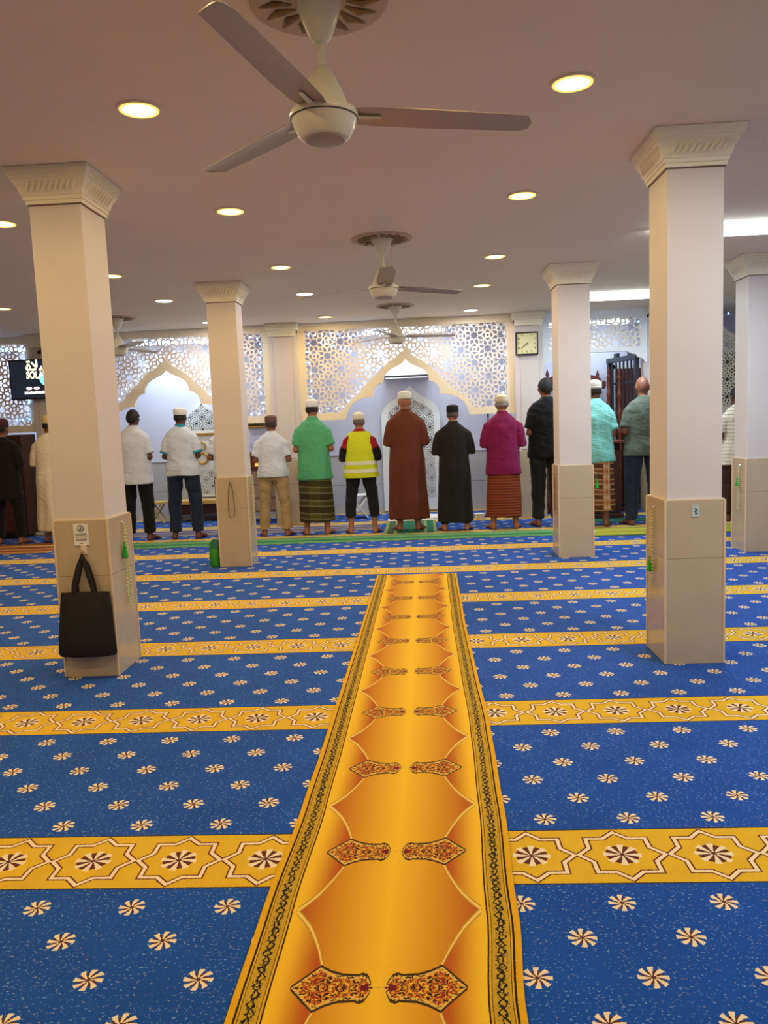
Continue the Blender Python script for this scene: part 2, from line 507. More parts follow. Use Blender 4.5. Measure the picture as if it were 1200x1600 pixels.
def make_column(x0, x1, y0, y1, label, tile_h=.92, detail=True):
    cx, cy = (x0+x1)/2, (y0+y1)/2; hx, hy = (x1-x0)/2, (y1-y0)/2
    t = thing('column', label, 'column', (cx, cy, 0))
    s = .012
    obj('shaft', box(-hx+s, hx-s, -hy+s, hy-s, 0, CEIL-.001, bev=.004), M_PAINT, t)
    cp = obj('capital', capital_bm((hx-s, hy-s), 2.675, CEIL-.002), M_CAP, t)
    obj('neck_line', box(-hx+s-.003, hx-s+.003, -hy+s-.003, hy-s+.003, 2.668, 2.674), plain('neck_brown', (120, 96, 80), .8), t)  # thin dark brown band just below the capital
    if detail: obj('frieze', frieze_bm((hx-s, hy-s), 2.675, CEIL-.002), M_CAP, cp, smooth=True)
    for z0, z1 in ((0.002, .598), (.600, tile_h)):
        for sx, sy in ((0, -1), (0, 1), (-1, 0), (1, 0)):
            if sy: obj('tile', box(-hx+.006, hx-.006, sy*hy-.009*sy, sy*hy, z0, z1) if sy > 0 else box(-hx+.006, hx-.006, -hy, -hy+.009, z0, z1), M_TILE, t)
            else: obj('tile', box(hx-.009, hx, -hy+.006, hy-.006, z0, z1) if sx > 0 else box(-hx, -hx+.009, -hy+.006, hy-.006, z0, z1), M_TILE, t)
    for sx in (-1, 1):
        for sy in (-1, 1):
            obj('corner_trim', box(sx*hx-.006-.001, sx*hx+.007-.001, sy*hy-.006, sy*hy+.006, .002, tile_h, bev=.003), M_TRIM, t)
    obj('tile_capping', box(-hx+.001, hx-.001, -hy+.001, hy-.001, tile_h, tile_h+.006), M_TRIM, t)
    return t
make_column(-2.125, -1.81, 4.385, 4.745, 'near left square column with the black tote bag hung on its tiled base')
make_column(1.325, 1.645, 4.35, 4.70, 'near right square column with a pale sticker on its tiled base')
make_column(-2.105, -1.785, 7.92, 8.21, 'far left square column with brown beads and a green bag at its foot')
make_column(1.35, 1.69, 7.85, 8.19, 'far right square column in front of the man in black T-shirt')
make_column(3.165, 3.51, 7.84, 8.18, 'square column cut off by the right edge of the photo')

def make_pilaster(xc, y0, label, wd=.40):
    t = thing('pilaster', label, 'pilaster', (xc, y0, 0)); h = wd/2
    obj('shaft', box(-h, h, 0, .42, 0, CEIL-.001, bev=.006), M_PAINT, t)
    obj('inner_panel', box(-h+.075, h-.075, -.012, .01, .97, 2.66, bev=.004), M_PAINT, t)
    cp = B()
    for o, z0, z1 in ((.012, 2.68, 2.72), (.02, 2.72, 2.76), (.035, 2.76, 2.80), (.05, 2.80, CEIL-.002)): bx(cp, -h-o+.02, h+o-.02, -o-.012, .2, z0, z1)
    obj('capital', cp, M_CAP, t)
    for z0, z1 in ((.002, .598), (.6, .95)): obj('tile', box(-h-.008, h+.008, -.022, .43, z0, z1, bev=.002), M_TILE, t)
    return t
PIL = (-5.34, -1.90, 1.54)
make_pilaster(-5.34, 11.16, 'wall pilaster beside the television, half hidden by the near left column')
make_pilaster(-1.90, 11.16, 'wall pilaster behind the man in khaki trousers')
make_pilaster(1.54, 11.16, 'wall pilaster carrying the square clock')
make_pilaster(3.36, 11.16, 'wall pilaster behind the near right column', .36)
# ---------------------------------------------------------------- carved screens between the pilasters
IN = [(0, 2.30), (.035, 2.265), (.077, 2.235), (.14, 2.205), (.215, 2.172), (.26, 2.142), (.295, 2.10), (.318, 2.05), (.325, 1.985), (.36, 1.982), (.40, 1.965), (.435, 1.935), (.462, 1.89), (.475, 1.845), (.48, 1.795),
      (.56, 1.793), (.64, 1.775), (.72, 1.74), (.79, 1.69), (.835, 1.63), (.865, 1.56), (.885, 1.49)]
OUT = [(0, 2.47), (.03, 2.42), (.07, 2.375), (.138, 2.33), (.22, 2.285), (.29, 2.235), (.40, 2.13), (.52, 2.01), (.64, 1.90), (.75, 1.81), (.83, 1.74), (.887, 1.675), (.93, 1.615), (.955, 1.59)]
HW, ZB, ZT = 1.519, 1.49, CEIL-.002
LX, LZT = 1.42, 2.755
def screen_meshes():
    arch = [(-x, z) for x, z in reversed(OUT)] + OUT[1:]
    arch_c = [(-LX-.3, 1.59)] + arch + [(LX+.3, 1.59)]
    holes = lattice_holes(.378, .022, -LX, LX, 1.59, LZT, arch_c, ox=.03, oz=2.02)
    lat_out = [(-LX-.02, 1.57)] + [(x, z-.02) for x, z in arch] + [(LX+.02, 1.57), (LX+.02, LZT+.02), (-LX-.02, LZT+.02)]
    lat = extrude2d(lat_out, holes, 0, .018)
    inner = [(-x, z) for x, z in reversed(IN)] + IN[1:]
    outer = [(-HW, ZB)] + inner + [(HW, ZB), (HW, ZT), (-HW, ZT)]
    hole = [(-LX, 1.59)] + arch + [(LX, 1.59), (LX, LZT), (-LX, LZT)]
    fr = extrude2d(outer, [hole], -.014, .04)
    return lat, fr
lat, fr = screen_meshes()
def new_screen(label, xc, first=[None]):
    if first[0] is None:
        t = thing('carved_screen', label, 'screen', (xc, 11.28, 0), 0, 'carved arch screens across the niche')
        obj('lattice', lat, M_SCREEN, t); obj('arch_border', fr, M_CREAM, t); first[0] = t; return t
    t = copy_tree(first[0]); t.location.x = xc; t['label'] = label; return t
new_screen('white star-lattice arch screen in the centre, above the man in brown', -.18)
new_screen('white star-lattice arch screen left of centre, above the white-shirted men', -3.62)
new_screen('white star-lattice screen at the left edge, behind the television', -7.06)
# right bay: a straight lattice fascia over the pulpit
t = thing('lattice_fascia', 'white lattice fascia above the pulpit and the steel gate', 'screen', (2.46, 11.28, 0))
obj('lattice', extrude2d([(-.66, 2.30), (.66, 2.30), (.66, 2.77), (-.66, 2.77)], lattice_holes(.40, .024, -.64, .64, 2.335, 2.74, ox=.1, oz=2.2), 0, .018), M_SCREEN, t)
brk = [(-.72, 2.30), (-.72, 2.12), (-.70, 2.12), (-.66, 2.17), (-.60, 2.19), (-.57, 2.23), (-.50, 2.245), (-.44, 2.28)]
outl = brk + [(-x, z) for x, z in reversed(brk)] + [(.72, ZT), (-.72, ZT)]
obj('border', extrude2d(outl, [[(-.64, 2.335), (.64, 2.335), (.64, 2.74), (-.64, 2.74)]], -.014, .04), M_WHITE, t)
# panel at the far right, beyond the last column
def arch_panel(t, w_, z0, ztop, spring, mat, a, strap, sections, border=.05, bmat=None, yy=(-.0, .03)):
    """tall panel with an ogee head and lattice openings; sections = [(z0, z1)] below the head"""
    h = w_/2; n = 14
    OG = [(1, 0), (.985, .10), (.95, .20), (.88, .32), (.79, .42), (.67, .51), (.54, .58), (.42, .64), (.30, .71), (.20, .79), (.11, .88), (.05, .94), (0, 1)]
    def head(hh, zs, zt): return [(hh*a, zs+(zt-zs)*b) for a, b in OG]
    R = head(h, spring, ztop); out = [(-h, z0), (h, z0)] + R + [(-x, z) for x, z in reversed(R[:-1])]
    R2 = head(h-border, spring, ztop-border*1.6); arch = [(-x, z) for x, z in R2] + [(x, z) for x, z in reversed(R2[:-1])]
    hs = []
    for i, (s0, s1) in enumerate(sections):
        hs += lattice_holes(a, strap, -h+border, h-border, s0, s1, arch if i == len(sections)-1 else None, ox=0, oz=.03, below=True, minarea=5e-5)
    return obj('lattice_board', extrude2d(out, hs, *yy), mat, t)
t = thing('ornamental_panel', 'cream ornamental lattice panel seen between the two right columns', 'panel', (4.18, 11.32, 0))
arch_panel(t, 1.0, .02, 2.62, 2.15, plain('cream_panel', (214, 206, 190), .5, .02), .24, .017, [(.12, .86), (1.46, 2.6)])
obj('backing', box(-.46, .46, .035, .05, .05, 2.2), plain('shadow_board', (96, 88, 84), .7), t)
obj('shelf', box(-.46, .46, -.08, 0, 1.02, 1.05), M_GOLD, t)

# ---------------------------------------------------------------- niche furniture on the back wall
t = thing('mihrab_panel', 'white arched lattice panel of the prayer niche behind the man in brown', 'panel', (-.15, 12.40, 0))
arch_panel(t, .92, .03, 1.99, 1.50, M_WHITE, .20, .014, [(.22, 1.95)], border=.10)
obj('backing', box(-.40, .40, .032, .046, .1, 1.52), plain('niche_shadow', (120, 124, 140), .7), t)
t = thing('mihrab_panel', 'white arched lattice panel with gold rings behind the white-shirted men', 'panel', (-3.45, 12.40, 0))
arch_panel(t, .62, .36, 1.92, 1.55, M_WHITE, .20, .014, [(.40, .78), (1.42, 1.9)], border=.05)
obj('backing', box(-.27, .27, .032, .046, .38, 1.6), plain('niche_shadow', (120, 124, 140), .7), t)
obj('rail', box(-.30, .30, -.03, 0, 1.345, 1.375), M_GOLD, t)
g = ring(B(), (-.03, -.02, .98), .085, .016); ring(g, (-.03, -.02, 1.17), .06, .013); obj('gold_rings', g, M_GOLD, t, smooth=True)
t = thing('wooden_bench', 'low dark wooden bench under the gold-ringed lattice panel', 'bench', (-3.45, 12.2, 0))
obj('seat', box(-.5, .5, -.2, .18, .28, .34, bev=.006), M_YWOOD, t)
obj('apron', box(-.46, .46, -.16, .14, .12, .28), M_WOODD, t)
for sx in (-1, 1):
    for sy in (-.15, .12): obj('leg', box(sx*.44-.03, sx*.44+.03, sy-.02, sy+.03, 0, .12), M_WOODD, t)
t = thing('folding_stool', 'small yellow wooden folding stool by the niche wall', 'stool', (-4.12, 11.95, 0))
obj('seat', box(-.14, .14, -.13, .13, .32, .35, bev=.005), M_YWOOD, t)
for sy in (-.1, .1):
    obj('leg', tube(B(), [(-.12, sy, .02), (.1, sy, .32)], .012, 6), M_YWOOD, t); obj('leg', tube(B(), [(.12, sy+.02, .02), (-.1, sy+.02, .32)], .012, 6), M_YWOOD, t)
t = thing('display_cabinet', 'wooden cabinet with patterned front behind the man in khaki trousers', 'cabinet', (-2.46, 11.85, 0))
M_PAT = plain('patterned_front', (190, 160, 140), .6, .35, 30)
obj('body', box(-.30, .30, -.18, .18, .16, .80), M_PAT, t)
for i in range(3): obj('drawer_front', box(-.28, .28, -.20, -.18, .18+i*.2, .36+i*.2, bev=.006), M_PAT, t)
obj('top', box(-.34, .34, -.22, .20, .80, .85, bev=.008), M_WOOD, t)
obj('upper_shelf', box(-.32, .32, -.08, .18, .85, 1.06, bev=.006), M_WOOD, t)
for sx in (-1, 1):
    for sy in (-.15, .15): obj('leg', box(sx*.27-.03, sx*.27+.03, sy-.03, sy+.03, 0, .16), M_WOODD, t)
tag(obj('amber_lamp', lathe(B(), [(.0, .0), (.05, 0), (.045, .02), (.03, .06), (.028, .12), (.01, .14), (0, .15)], (-2.46, 11.72, .853), 16), emit('lamp_glass', (1.0, .55, .12), .8), smooth=True), 'small glowing amber lamp on the wooden cabinet', 'lamp')
t = thing('calligraphy_frame', 'narrow black and gold calligraphy frame above the wooden cabinet', 'picture', (-2.42, 12.42, 1.49))
obj('frame', box(-.34, .34, -.02, .02, -.06, .06, bev=.005), M_GOLD, t)
obj('picture', box(-.31, .31, -.024, -.018, -.035, .035), M_BLACK, t)
for i in range(11): obj('stroke', tube(B(), [(-.27+i*.053, -.026, -.02), (-.255+i*.053, -.026, .02), (-.24+i*.053, -.026, -.012)], .004, 5), M_GOLD, t)
t = thing('air_conditioner', 'white split air conditioner inside the central arch', 'air conditioner', (-.19, 12.44, 2.08))
obj('casing', box(-.36, .36, -.24, 0, .02, .30, bev=.03), M_WHITE, t)
obj('outlet', box(-.33, .33, -.245, -.20, .015, .055), M_BLACK, t)
obj('flap', box(-.32, .32, -.262, -.225, .008, .022, bev=.003), M_WHITE, t)
# pulpit
t = thing('pulpit', 'carved red-brown wooden pulpit behind the far right column', 'pulpit', (2.30, 12.0, 0))
def turned(x, y, z0, z1, fin=.0):
    pr = [(.035, 0), (.035, .05)]; n = 7
    L = z1-z0
    for i in range(n):
        q = .05 + (L-.2)*i/n
        pr += [(.022, q+.02), (.036, q+.06), (.03, q+.10), (.022, q+.13)]
    pr += [(.02, L-.14), (.034, L-.10), (.016, L-.06), (.026, L-.03), (.004, L+.05)]
    return lathe(B(), pr, (x, y, z0), 14)
obj('steps', bx(bx(box(-.42, .42, -.55, .40, 0, .2, bev=.006), -.42, .42, -.3, .40, .2, .4), -.42, .42, -.05, .40, .4, .6), M_WOODD, t)
obj('side_panel', box(-.46, -.42, -.4, .40, 0, 1.2), M_WOOD, t); obj('side_panel', box(.42, .46, -.4, .40, 0, 1.2), M_WOODD, t)
for sx in (-1, 1):
    obj('post', turned(sx*.44, -.36, 0, 2.05), M_WOOD, t, smooth=True); obj('post', turned(sx*.44, .36, 0, 2.05), M_WOOD, t, smooth=True)
obj('gable', extrude2d([(-.5, 1.80), (.5, 1.80), (.42, 1.98), (.15, 2.05), (0, 2.14), (-.15, 2.05), (-.42, 1.98)], lattice_holes(.16, .022, -.40, .40, 1.84, 1.98, minarea=8e-5), .12, .16), M_WOOD, t)
obj('canopy_rail', box(-.46, -.40, -.1, .4, 1.82, 1.90), M_WOOD, t); obj('canopy_rail', box(.40, .46, -.1, .4, 1.82, 1.90), M_WOOD, t)
t2 = thing('finial_post', 'turned wooden staff with a pointed finial beside the pulpit', 'staff', (2.885, 11.62, 0))
obj('shaft', turned(0, 0, 0, 2.03), M_WOOD, t2, smooth=True); obj('base', lathe(B(), [(.1, 0), (.1, .03), (.04, .06)], (0, 0, 0), 20), M_WOODD, t2)
t = thing('lectern', 'dark red wooden lectern between the mint and grey shirted men', 'lectern', (2.50, 10.98, 0))
obj('body', box(-.2, .2, -.14, .14, .06, 1.02, bev=.01), M_WOODD, t); obj('base', box(-.24, .24, -.18, .18, 0, .06, bev=.008), M_WOODD, t)
obj('top', box(-.24, .24, -.2, .18, 1.02, 1.06, bev=.008), M_WOOD, t)
# steel gate
t = thing('steel_gate', 'dark steel folding gate standing ajar by the right pilaster', 'gate', (2.89, 12.28, 0), math.radians(-74))
obj('rail', box(0, .80, -.04, .04, 2.18, 2.25), M_DARK, t); obj('rail', box(0, .80, -.025, .025, .02, .07), M_DARK, t)
for i in (0, .755): obj('stile', box(i, i+.045, -.03, .03, .02, 2.2), M_DARK, t)
for i in range(6): obj('bar', box(.11+i*.105, .125+i*.105, -.012, .012, .07, 2.18), M_DARK, t)
for z in (.7, 1.3, 1.85): obj('cross_bar', box(.045, .755, -.008, .008, z, z+.025), M_DARK, t)
for i in (.2, .58): obj('roller', box(i, i+.08, -.03, .03, 2.25, 2.31, bev=.008), M_DARK, t)
t = thing('wooden_door', 'brown wooden door behind the steel gate', 'door', (3.30, 12.40, 0))
obj('leaf', box(-.28, .42, -.04, .0, 0, 2.1, bev=.004), M_WOOD, t); obj('frame', bx(bx(box(-.34, -.28, -.05, .03, 0, 2.16), .42, .48, -.05, .03, 0, 2.16), -.34, .48, -.05, .03, 2.1, 2.16), M_WHITE, t)
# floor items in front of the niche
def book_rest(x, y, rz, label):
    t = thing('book_rest', label, 'book rest', (x, y, 0), rz)
    for s in (-1, 1): obj('leaf', tube(B(), [(0, s*.02, .02), (0, -s*.0, .2), (0, -s*.16, .36)], [.11, .11, .11], 4, flat=(Vector((0, .75, .66)).normalized() if s > 0 else Vector((0, -.75, .66)).normalized(), .09)), M_WHITE, t)
    return t
def xrest(x, y, rz, label):
    t = thing('book_rest', label, 'book rest', (x, y, 0), rz)
    for s in (-1, 1):
        m = Matrix.Translation((0, 0, .17)) @ Matrix.Rotation(s*math.radians(38), 4, 'Y')
        b = box(-.012, .012, -.13, .13, -.21, .22, bev=.004); bmesh.ops.transform(b, matrix=m, verts=b.verts[:]); obj('leaf', b, M_WHITE, t)
    b = box(-.17, .17, -.14, .14, .345, .36, bev=.003); obj('tray', b, M_WHITE, t); return t
xrest(-.98, 11.85, .2, 'white folding book rest between the green and yellow-vested men')
t = thing('prayer_cloth', 'white cloth spread on the floor in front of the man in brown', 'cloth', (-.1, 11.55, 0))
obj('sheet', box(-.42, .42, -.3, .3, .002, .012, bev=.003), M_PAPER, t); obj('fold', box(-.10, .40, -.2, .24, .012, .03, bev=.006), M_PAPER, t)
t = thing('microphone_stand', 'black microphone stand between the black and magenta men', 'microphone', (.98, 11.5, 0))
obj('base', lathe(B(), [(.12, 0), (.12, .015), (.02, .03)], (0, 0, 0), 24), M_BLACK, t, smooth=True)
obj('pole', tube(B(), [(0, 0, .03), (0, 0, 1.45)], .009, 8), M_BLACK, t); obj('microphone', tube(B(), [(0, 0, 1.45), (.0, .02, 1.52), (0, .03, 1.56)], [.012, .014, .026], 12), M_BLACK, t, smooth=True)
t = thing('plastic_tub', 'small white plastic tub on the floor by the magenta man', 'tub', (.80, 11.2, 0))
obj('bowl', lathe(B(), [(.06, 0), (.075, .07), (.08, .075), (.07, .07), (.055, .01)], (0, 0, 0), 20), M_WHITE, t, smooth=True); obj('lid', lathe(B(), [(.081, .076), (.081, .085), (.02, .09)], (0, 0, 0), 20), M_WHITE, t, smooth=True)

# ---------------------------------------------------------------- rugs and mats on the carpet
def striped(name, cols, axis_len, along='y', off=0.0):
    """woven mat with stripes; cols = [(width fraction, rgb)]"""
    m, b = new_mat(name); x, y, z, v = coords()
    s = (y if along == 'y' else x) + (tnoise(v, 60, 1)-.5)*.012
    f = (s - off)*(1/axis_len)
    acc = 0; col = lin(cols[0][1])
    for wd, c in cols[:-1]:
        acc += wd; nxt = cols[cols.index((wd, c))+1][1]
        col = mix(f > acc, col, lin(nxt))
    n = tnoise(vec3(x*.15, y*3, z), 30, 2)
    col = mix(n*.35, col, lin((20, 40, 30)))
    setcol(b, col); b.inputs['Roughness'].default_value = .9; bump(b, tnoise(v, 300, 2), .3, .002); return m
def mat_rug(name, label, x0, x1, y0, y1, mat, h=.008, rz=0, fringe=None):
    t = thing(name, label, 'prayer mat', ((x0+x1)/2, (y0+y1)/2, 0), rz)
    hx, hy = (x1-x0)/2, (y1-y0)/2
    obj('weave', box(-hx, hx, -hy, hy, .0015, h, bev=.002), mat, t)
    if fringe:
        for s in (-1, 1): obj('fringe', box(s*hx-.012, s*hx+.012, -hy+.004, hy-.004, .0015, h*.7), fringe, t)
    return t
G1, G2, G3 = (24, 112, 62), (34, 140, 78), (120, 176, 110)
M_GREEN = striped('green_runner', [(.08, G3), (.06, G1), (.10, G3), (.22, G2), (.06, G1), (.30, G1), (.06, G3), (.12, G2)], .47, off=-.235)
mat_rug('green_prayer_runner', 'long green striped runner behind the heels of the front row', -4.55, 1.78, 9.38, 9.85, M_GREEN, .008, fringe=M_PAPER)
M_ORNG = striped('orange_mat', [(.12, (206, 150, 60)), (.2, (166, 84, 36)), (.12, (214, 160, 80)), (.2, (150, 70, 34)), (.16, (220, 170, 96)), (.2, (160, 90, 40))], .8, off=-.4)
mat_rug('orange_prayer_mat', 'orange-brown patterned mat under the two men at the left edge', -6.4, -4.62, 9.3, 10.12, M_ORNG, fringe=M_PAPER)
M_LIME = striped('lime_mat', [(.1, (96, 110, 30)), (.3, (178, 176, 40)), (.08, (140, 140, 36)), (.42, (186, 180, 50)), (.1, (110, 118, 34))], .66, off=-.33)
mat_rug('lime_prayer_mat', 'lime green mat behind the mint and grey shirted men', 1.95, 4.4, 9.18, 9.84, M_LIME, fringe=plain('dark_green_fringe', (30, 70, 34), .9))
M_PURP = striped('purple_mat', [(.1, (190, 178, 160)), (.12, (70, 58, 110)), (.1, (170, 158, 170)), (.18, (60, 52, 104)), (.1, (196, 180, 170)), (.2, (66, 54, 110)), (.2, (184, 170, 150))], .62, off=-.31)
mat_rug('purple_prayer_mat', 'long purple and cream striped mat ahead of the green and khaki men', -4.3, -.62, 10.42, 11.04, M_PURP)
M_MAT = striped('green_mat', [(.08, (150, 170, 100)), (.12, (64, 96, 44)), (.06, (150, 170, 100)), (.48, (20, 116, 84)), (.06, (150, 170, 100)), (.12, (64, 96, 44)), (.08, (150, 170, 100))], .72, 'x', off=-.36)
mat_rug('green_prayer_mat', 'green prayer mat with a pale border under the man in brown', -.52, .17, 9.99, 11.15, M_MAT, .012)
M_TEAL = striped('teal_mat', [(.2, (26, 120, 90)), (.1, (60, 150, 116)), (.7, (24, 112, 84))], .5, off=-.25)
mat_rug('teal_prayer_mat', 'teal green mat by the lectern ahead of the mint shirted man', 1.76, 3.15, 10.45, 10.75, M_TEAL)
tag(obj('tissue', ell(B(), (1.97, 9.36, .03), (.07, .06, .028), 8), M_PAPER), 'crumpled white tissue on the carpet beside the lime mat', 'tissue')
tag(obj('tissue', ell(B(), (1.83, 10.62, .03), (.09, .05, .025), 8), M_PAPER), 'crumpled white tissue ahead of the man in black T-shirt', 'tissue')
# the long runner down the middle
def runner():
    pts = [(-2.4, -.165, .36), (1.0, -.16, .358), (1.7, -.155, .357), (2.12, -.1385, .3695), (2.75, -.115, .37), (3.3, -.104, .372), (3.62, -.1, .374), (4.2, -.1, .368), (5.3, -.0975, .362), (6.3, -.088, .364), (7.18, -.081, .366)]
    bm = B(); uvl = bm.loops.layers.uv.new('UVMap'); n, mcol = 120, 10; rows = []
    def at(Y):
        for a, b in zip(pts, pts[1:]):
            if a[0] <= Y <= b[0]:
                f = (Y-a[0])/(b[0]-a[0]); f = f*f*(3-2*f); return a[1]+(b[1]-a[1])*f, a[2]+(b[2]-a[2])*f
        return pts[-1][1:]
    for i in range(n+1):
        Y = -2.4 + 9.58*i/n; c, h = at(Y)
        rows.append([(c + h*(2*j/mcol-1), Y, .367*(2*j/mcol-1)) for j in range(mcol+1)])
    top = [[bm.verts.new((p[0], p[1], .009 + .0012*noise.noise((p[0]*4, p[1]*2, 0)))) for p in r] for r in rows]
    bot = [[bm.verts.new((p[0], p[1], .0012)) for p in r] for r in rows]
    def uvset(f, ps):
        for l, p in zip(f.loops, ps): l[uvl].uv = (p[2], p[1])
    for i in range(n):
        for j in range(mcol):
            uvset(bm.faces.new((top[i][j], top[i][j+1], top[i+1][j+1], top[i+1][j])), (rows[i][j], rows[i][j+1], rows[i+1][j+1], rows[i+1][j]))
        for j, s in ((0, 0), (mcol, 1)):
            f = bm.faces.new((top[i][j], top[i+1][j], bot[i+1][j], bot[i][j])); uvset(f, (rows[i][j], rows[i+1][j], rows[i+1][j], rows[i][j]))
    for j in range(mcol):
        for i in (0, n):
            f = bm.faces.new((top[i][j], top[i][j+1], bot[i][j+1], bot[i][j])); uvset(f, (rows[i][j], rows[i][j+1], rows[i][j+1], rows[i][j]))
    return bm
tag(obj('runner_rug', runner(), M_RUN, smooth=True), 'long golden runner rug with orange ogee medallions down the middle of the carpet', 'rug')

# ---------------------------------------------------------------- lamps
M_LENS_W = emit('warm_lens', (1.0, .88, .54), 1.7); M_EDGE_W = emit('warm_diffuser', (1.0, .70, .16), 1.05); M_LENS_N = emit('neutral_lens', (1.0, .97, .92), 4)
M_RIM = plain('downlight_rim', (236, 226, 206), .4, .02)
rim_me = None
def downlight(x, y, label, warm=True):
    t = thing('ceiling_downlight', label, 'downlight', (x, y, CEIL), 0, 'round ceiling downlights')
    obj('rim', lathe(B(), [(.080, -.004), (.098, -.010), (.104, -.004), (.104, 0), (.08, 0)], (0, 0, 0), 32), M_RIM, t, smooth=True)
    obj('lens', lathe(B(), [(.074, 0), (.074, -.008), (.05, -.0085), (.0, -.0085)], (0, 0, 0), 32), M_LENS_W if warm else M_LENS_N, t, smooth=True)
    obj('diffuser_ring', lathe(B(), [(.075, 0), (.075, -.009), (.088, -.009), (.090, 0)], (0, 0, 0), 32), M_EDGE_W if warm else M_LENS_N, t, smooth=True)
    ld = bpy.data.lights.new('lamp', 'AREA'); ld.shape = 'DISK'; ld.size = .125
    ld.energy = P_WARM if warm else P_NEUT; ld.color = WARM if warm else NEUTRAL
    lo = bpy.data.objects.new('lamp', ld); COL.objects.link(lo); lo.parent = t; lo.location = (0, 0, -.012)
ROWS = [(-.1, 'added unseen behind the camera'), (1.9, 'added unseen just above the camera'), (3.68, 'first in view'), (5.4, 'second in view'), (7.31, 'third in view'), (8.8, 'fourth in view'), (10.68, 'last before the screens')]  # first two rows continue the grid out of view, added to light the near floor
LINES = [(-1.22, 'in the line left of the fans'), (.72, 'in the line right of the fans'), (-2.79, 'in the line beyond the left columns'), (-4.63, 'in the outermost left line')]
for x, ln in LINES:
    for y, rw in ROWS:
        cool = (x, y) in ((-1.22, 8.8), (.72, 10.68), (-2.79, 8.8), (-2.79, 10.68))
        if x == -4.63 and y > 10: continue
        downlight(x, y, ('white' if cool else 'warm yellow') + ' round downlight, ' + rw + ' ' + ln, not cool)
M_TUBE = emit('tube_glow', (.86, .97, 1.0), 8)
def tube_light(x0, x1, y, z, label, power, twin=False, wall=False, drop=0.0):
    t = thing('fluorescent_lamp', label, 'fluorescent lamp', ((x0+x1)/2, y, z)); h = (x1-x0)/2
    obj('batten', box(-h, h, -.03 if not wall else -.005, .03, -.04 if not wall else -.03, 0 if not wall else .03, bev=.004), M_WHITE, t)
    if drop:
        for sx in (-1, 1): obj('hanger', box(sx*h*.7-.01, sx*h*.7+.01, -.01, .01, 0, drop), M_WHITE, t)
    for dy in ((-.04, .04) if twin else (0,)):
        obj('tube', tube(B(), [(-h+.03, dy if not wall else -.03, -.06 if not wall else 0), (h-.03, dy if not wall else -.03, -.06 if not wall else 0)], .021, 10), M_TUBE, t, smooth=True)
    for s in (-1, 1): obj('end_cap', box(s*(h-.02)-.015, s*(h-.02)+.015, -.05, .03 if wall else .05, -.085 if not wall else -.025, -.03 if not wall else .025, bev=.003), M_WHITE, t)
    ld = bpy.data.lights.new('lamp', 'AREA'); ld.shape = 'RECTANGLE'; ld.size = 2*h-.06; ld.size_y = .05; ld.energy = power; ld.color = COOL
    lo = bpy.data.objects.new('lamp', ld); COL.objects.link(lo); lo.parent = t; lo.location = (0, -.06 if wall else 0, -.02 if wall else -.085)
    if wall: lo.rotation_euler = (math.radians(-35), 0, 0)
for y, lb in ((3.0, 'unseen white fluorescent tube added on the right ceiling, nearest the camera'), (6.55, 'white fluorescent tube on the ceiling right of the near right column'), (9.8, 'white fluorescent tube on the ceiling behind the near right column')):  # nearest tube is out of view, added to even the lighting on this side
    tube_light(1.88, 3.08, y, CEIL, lb, P_TUBE, True)
tube_light(-.82, .42, 11.92, CEIL-.05, 'white fluorescent tube glowing behind the central lattice screen', P_ALC, True, drop=.05)
tube_light(-4.32, -3.1, 11.92, CEIL-.05, 'white fluorescent tube glowing behind the left lattice screen', P_ALC, True, drop=.05)
tube_light(-7.0, -5.8, 11.92, CEIL-.05, 'white fluorescent tube glowing behind the screen at the left edge', P_ALC, True, drop=.05)
tube_light(1.9, 3.1, 11.92, CEIL-.05, 'white fluorescent tube above the pulpit', P_ALC*.5, True, drop=.05)

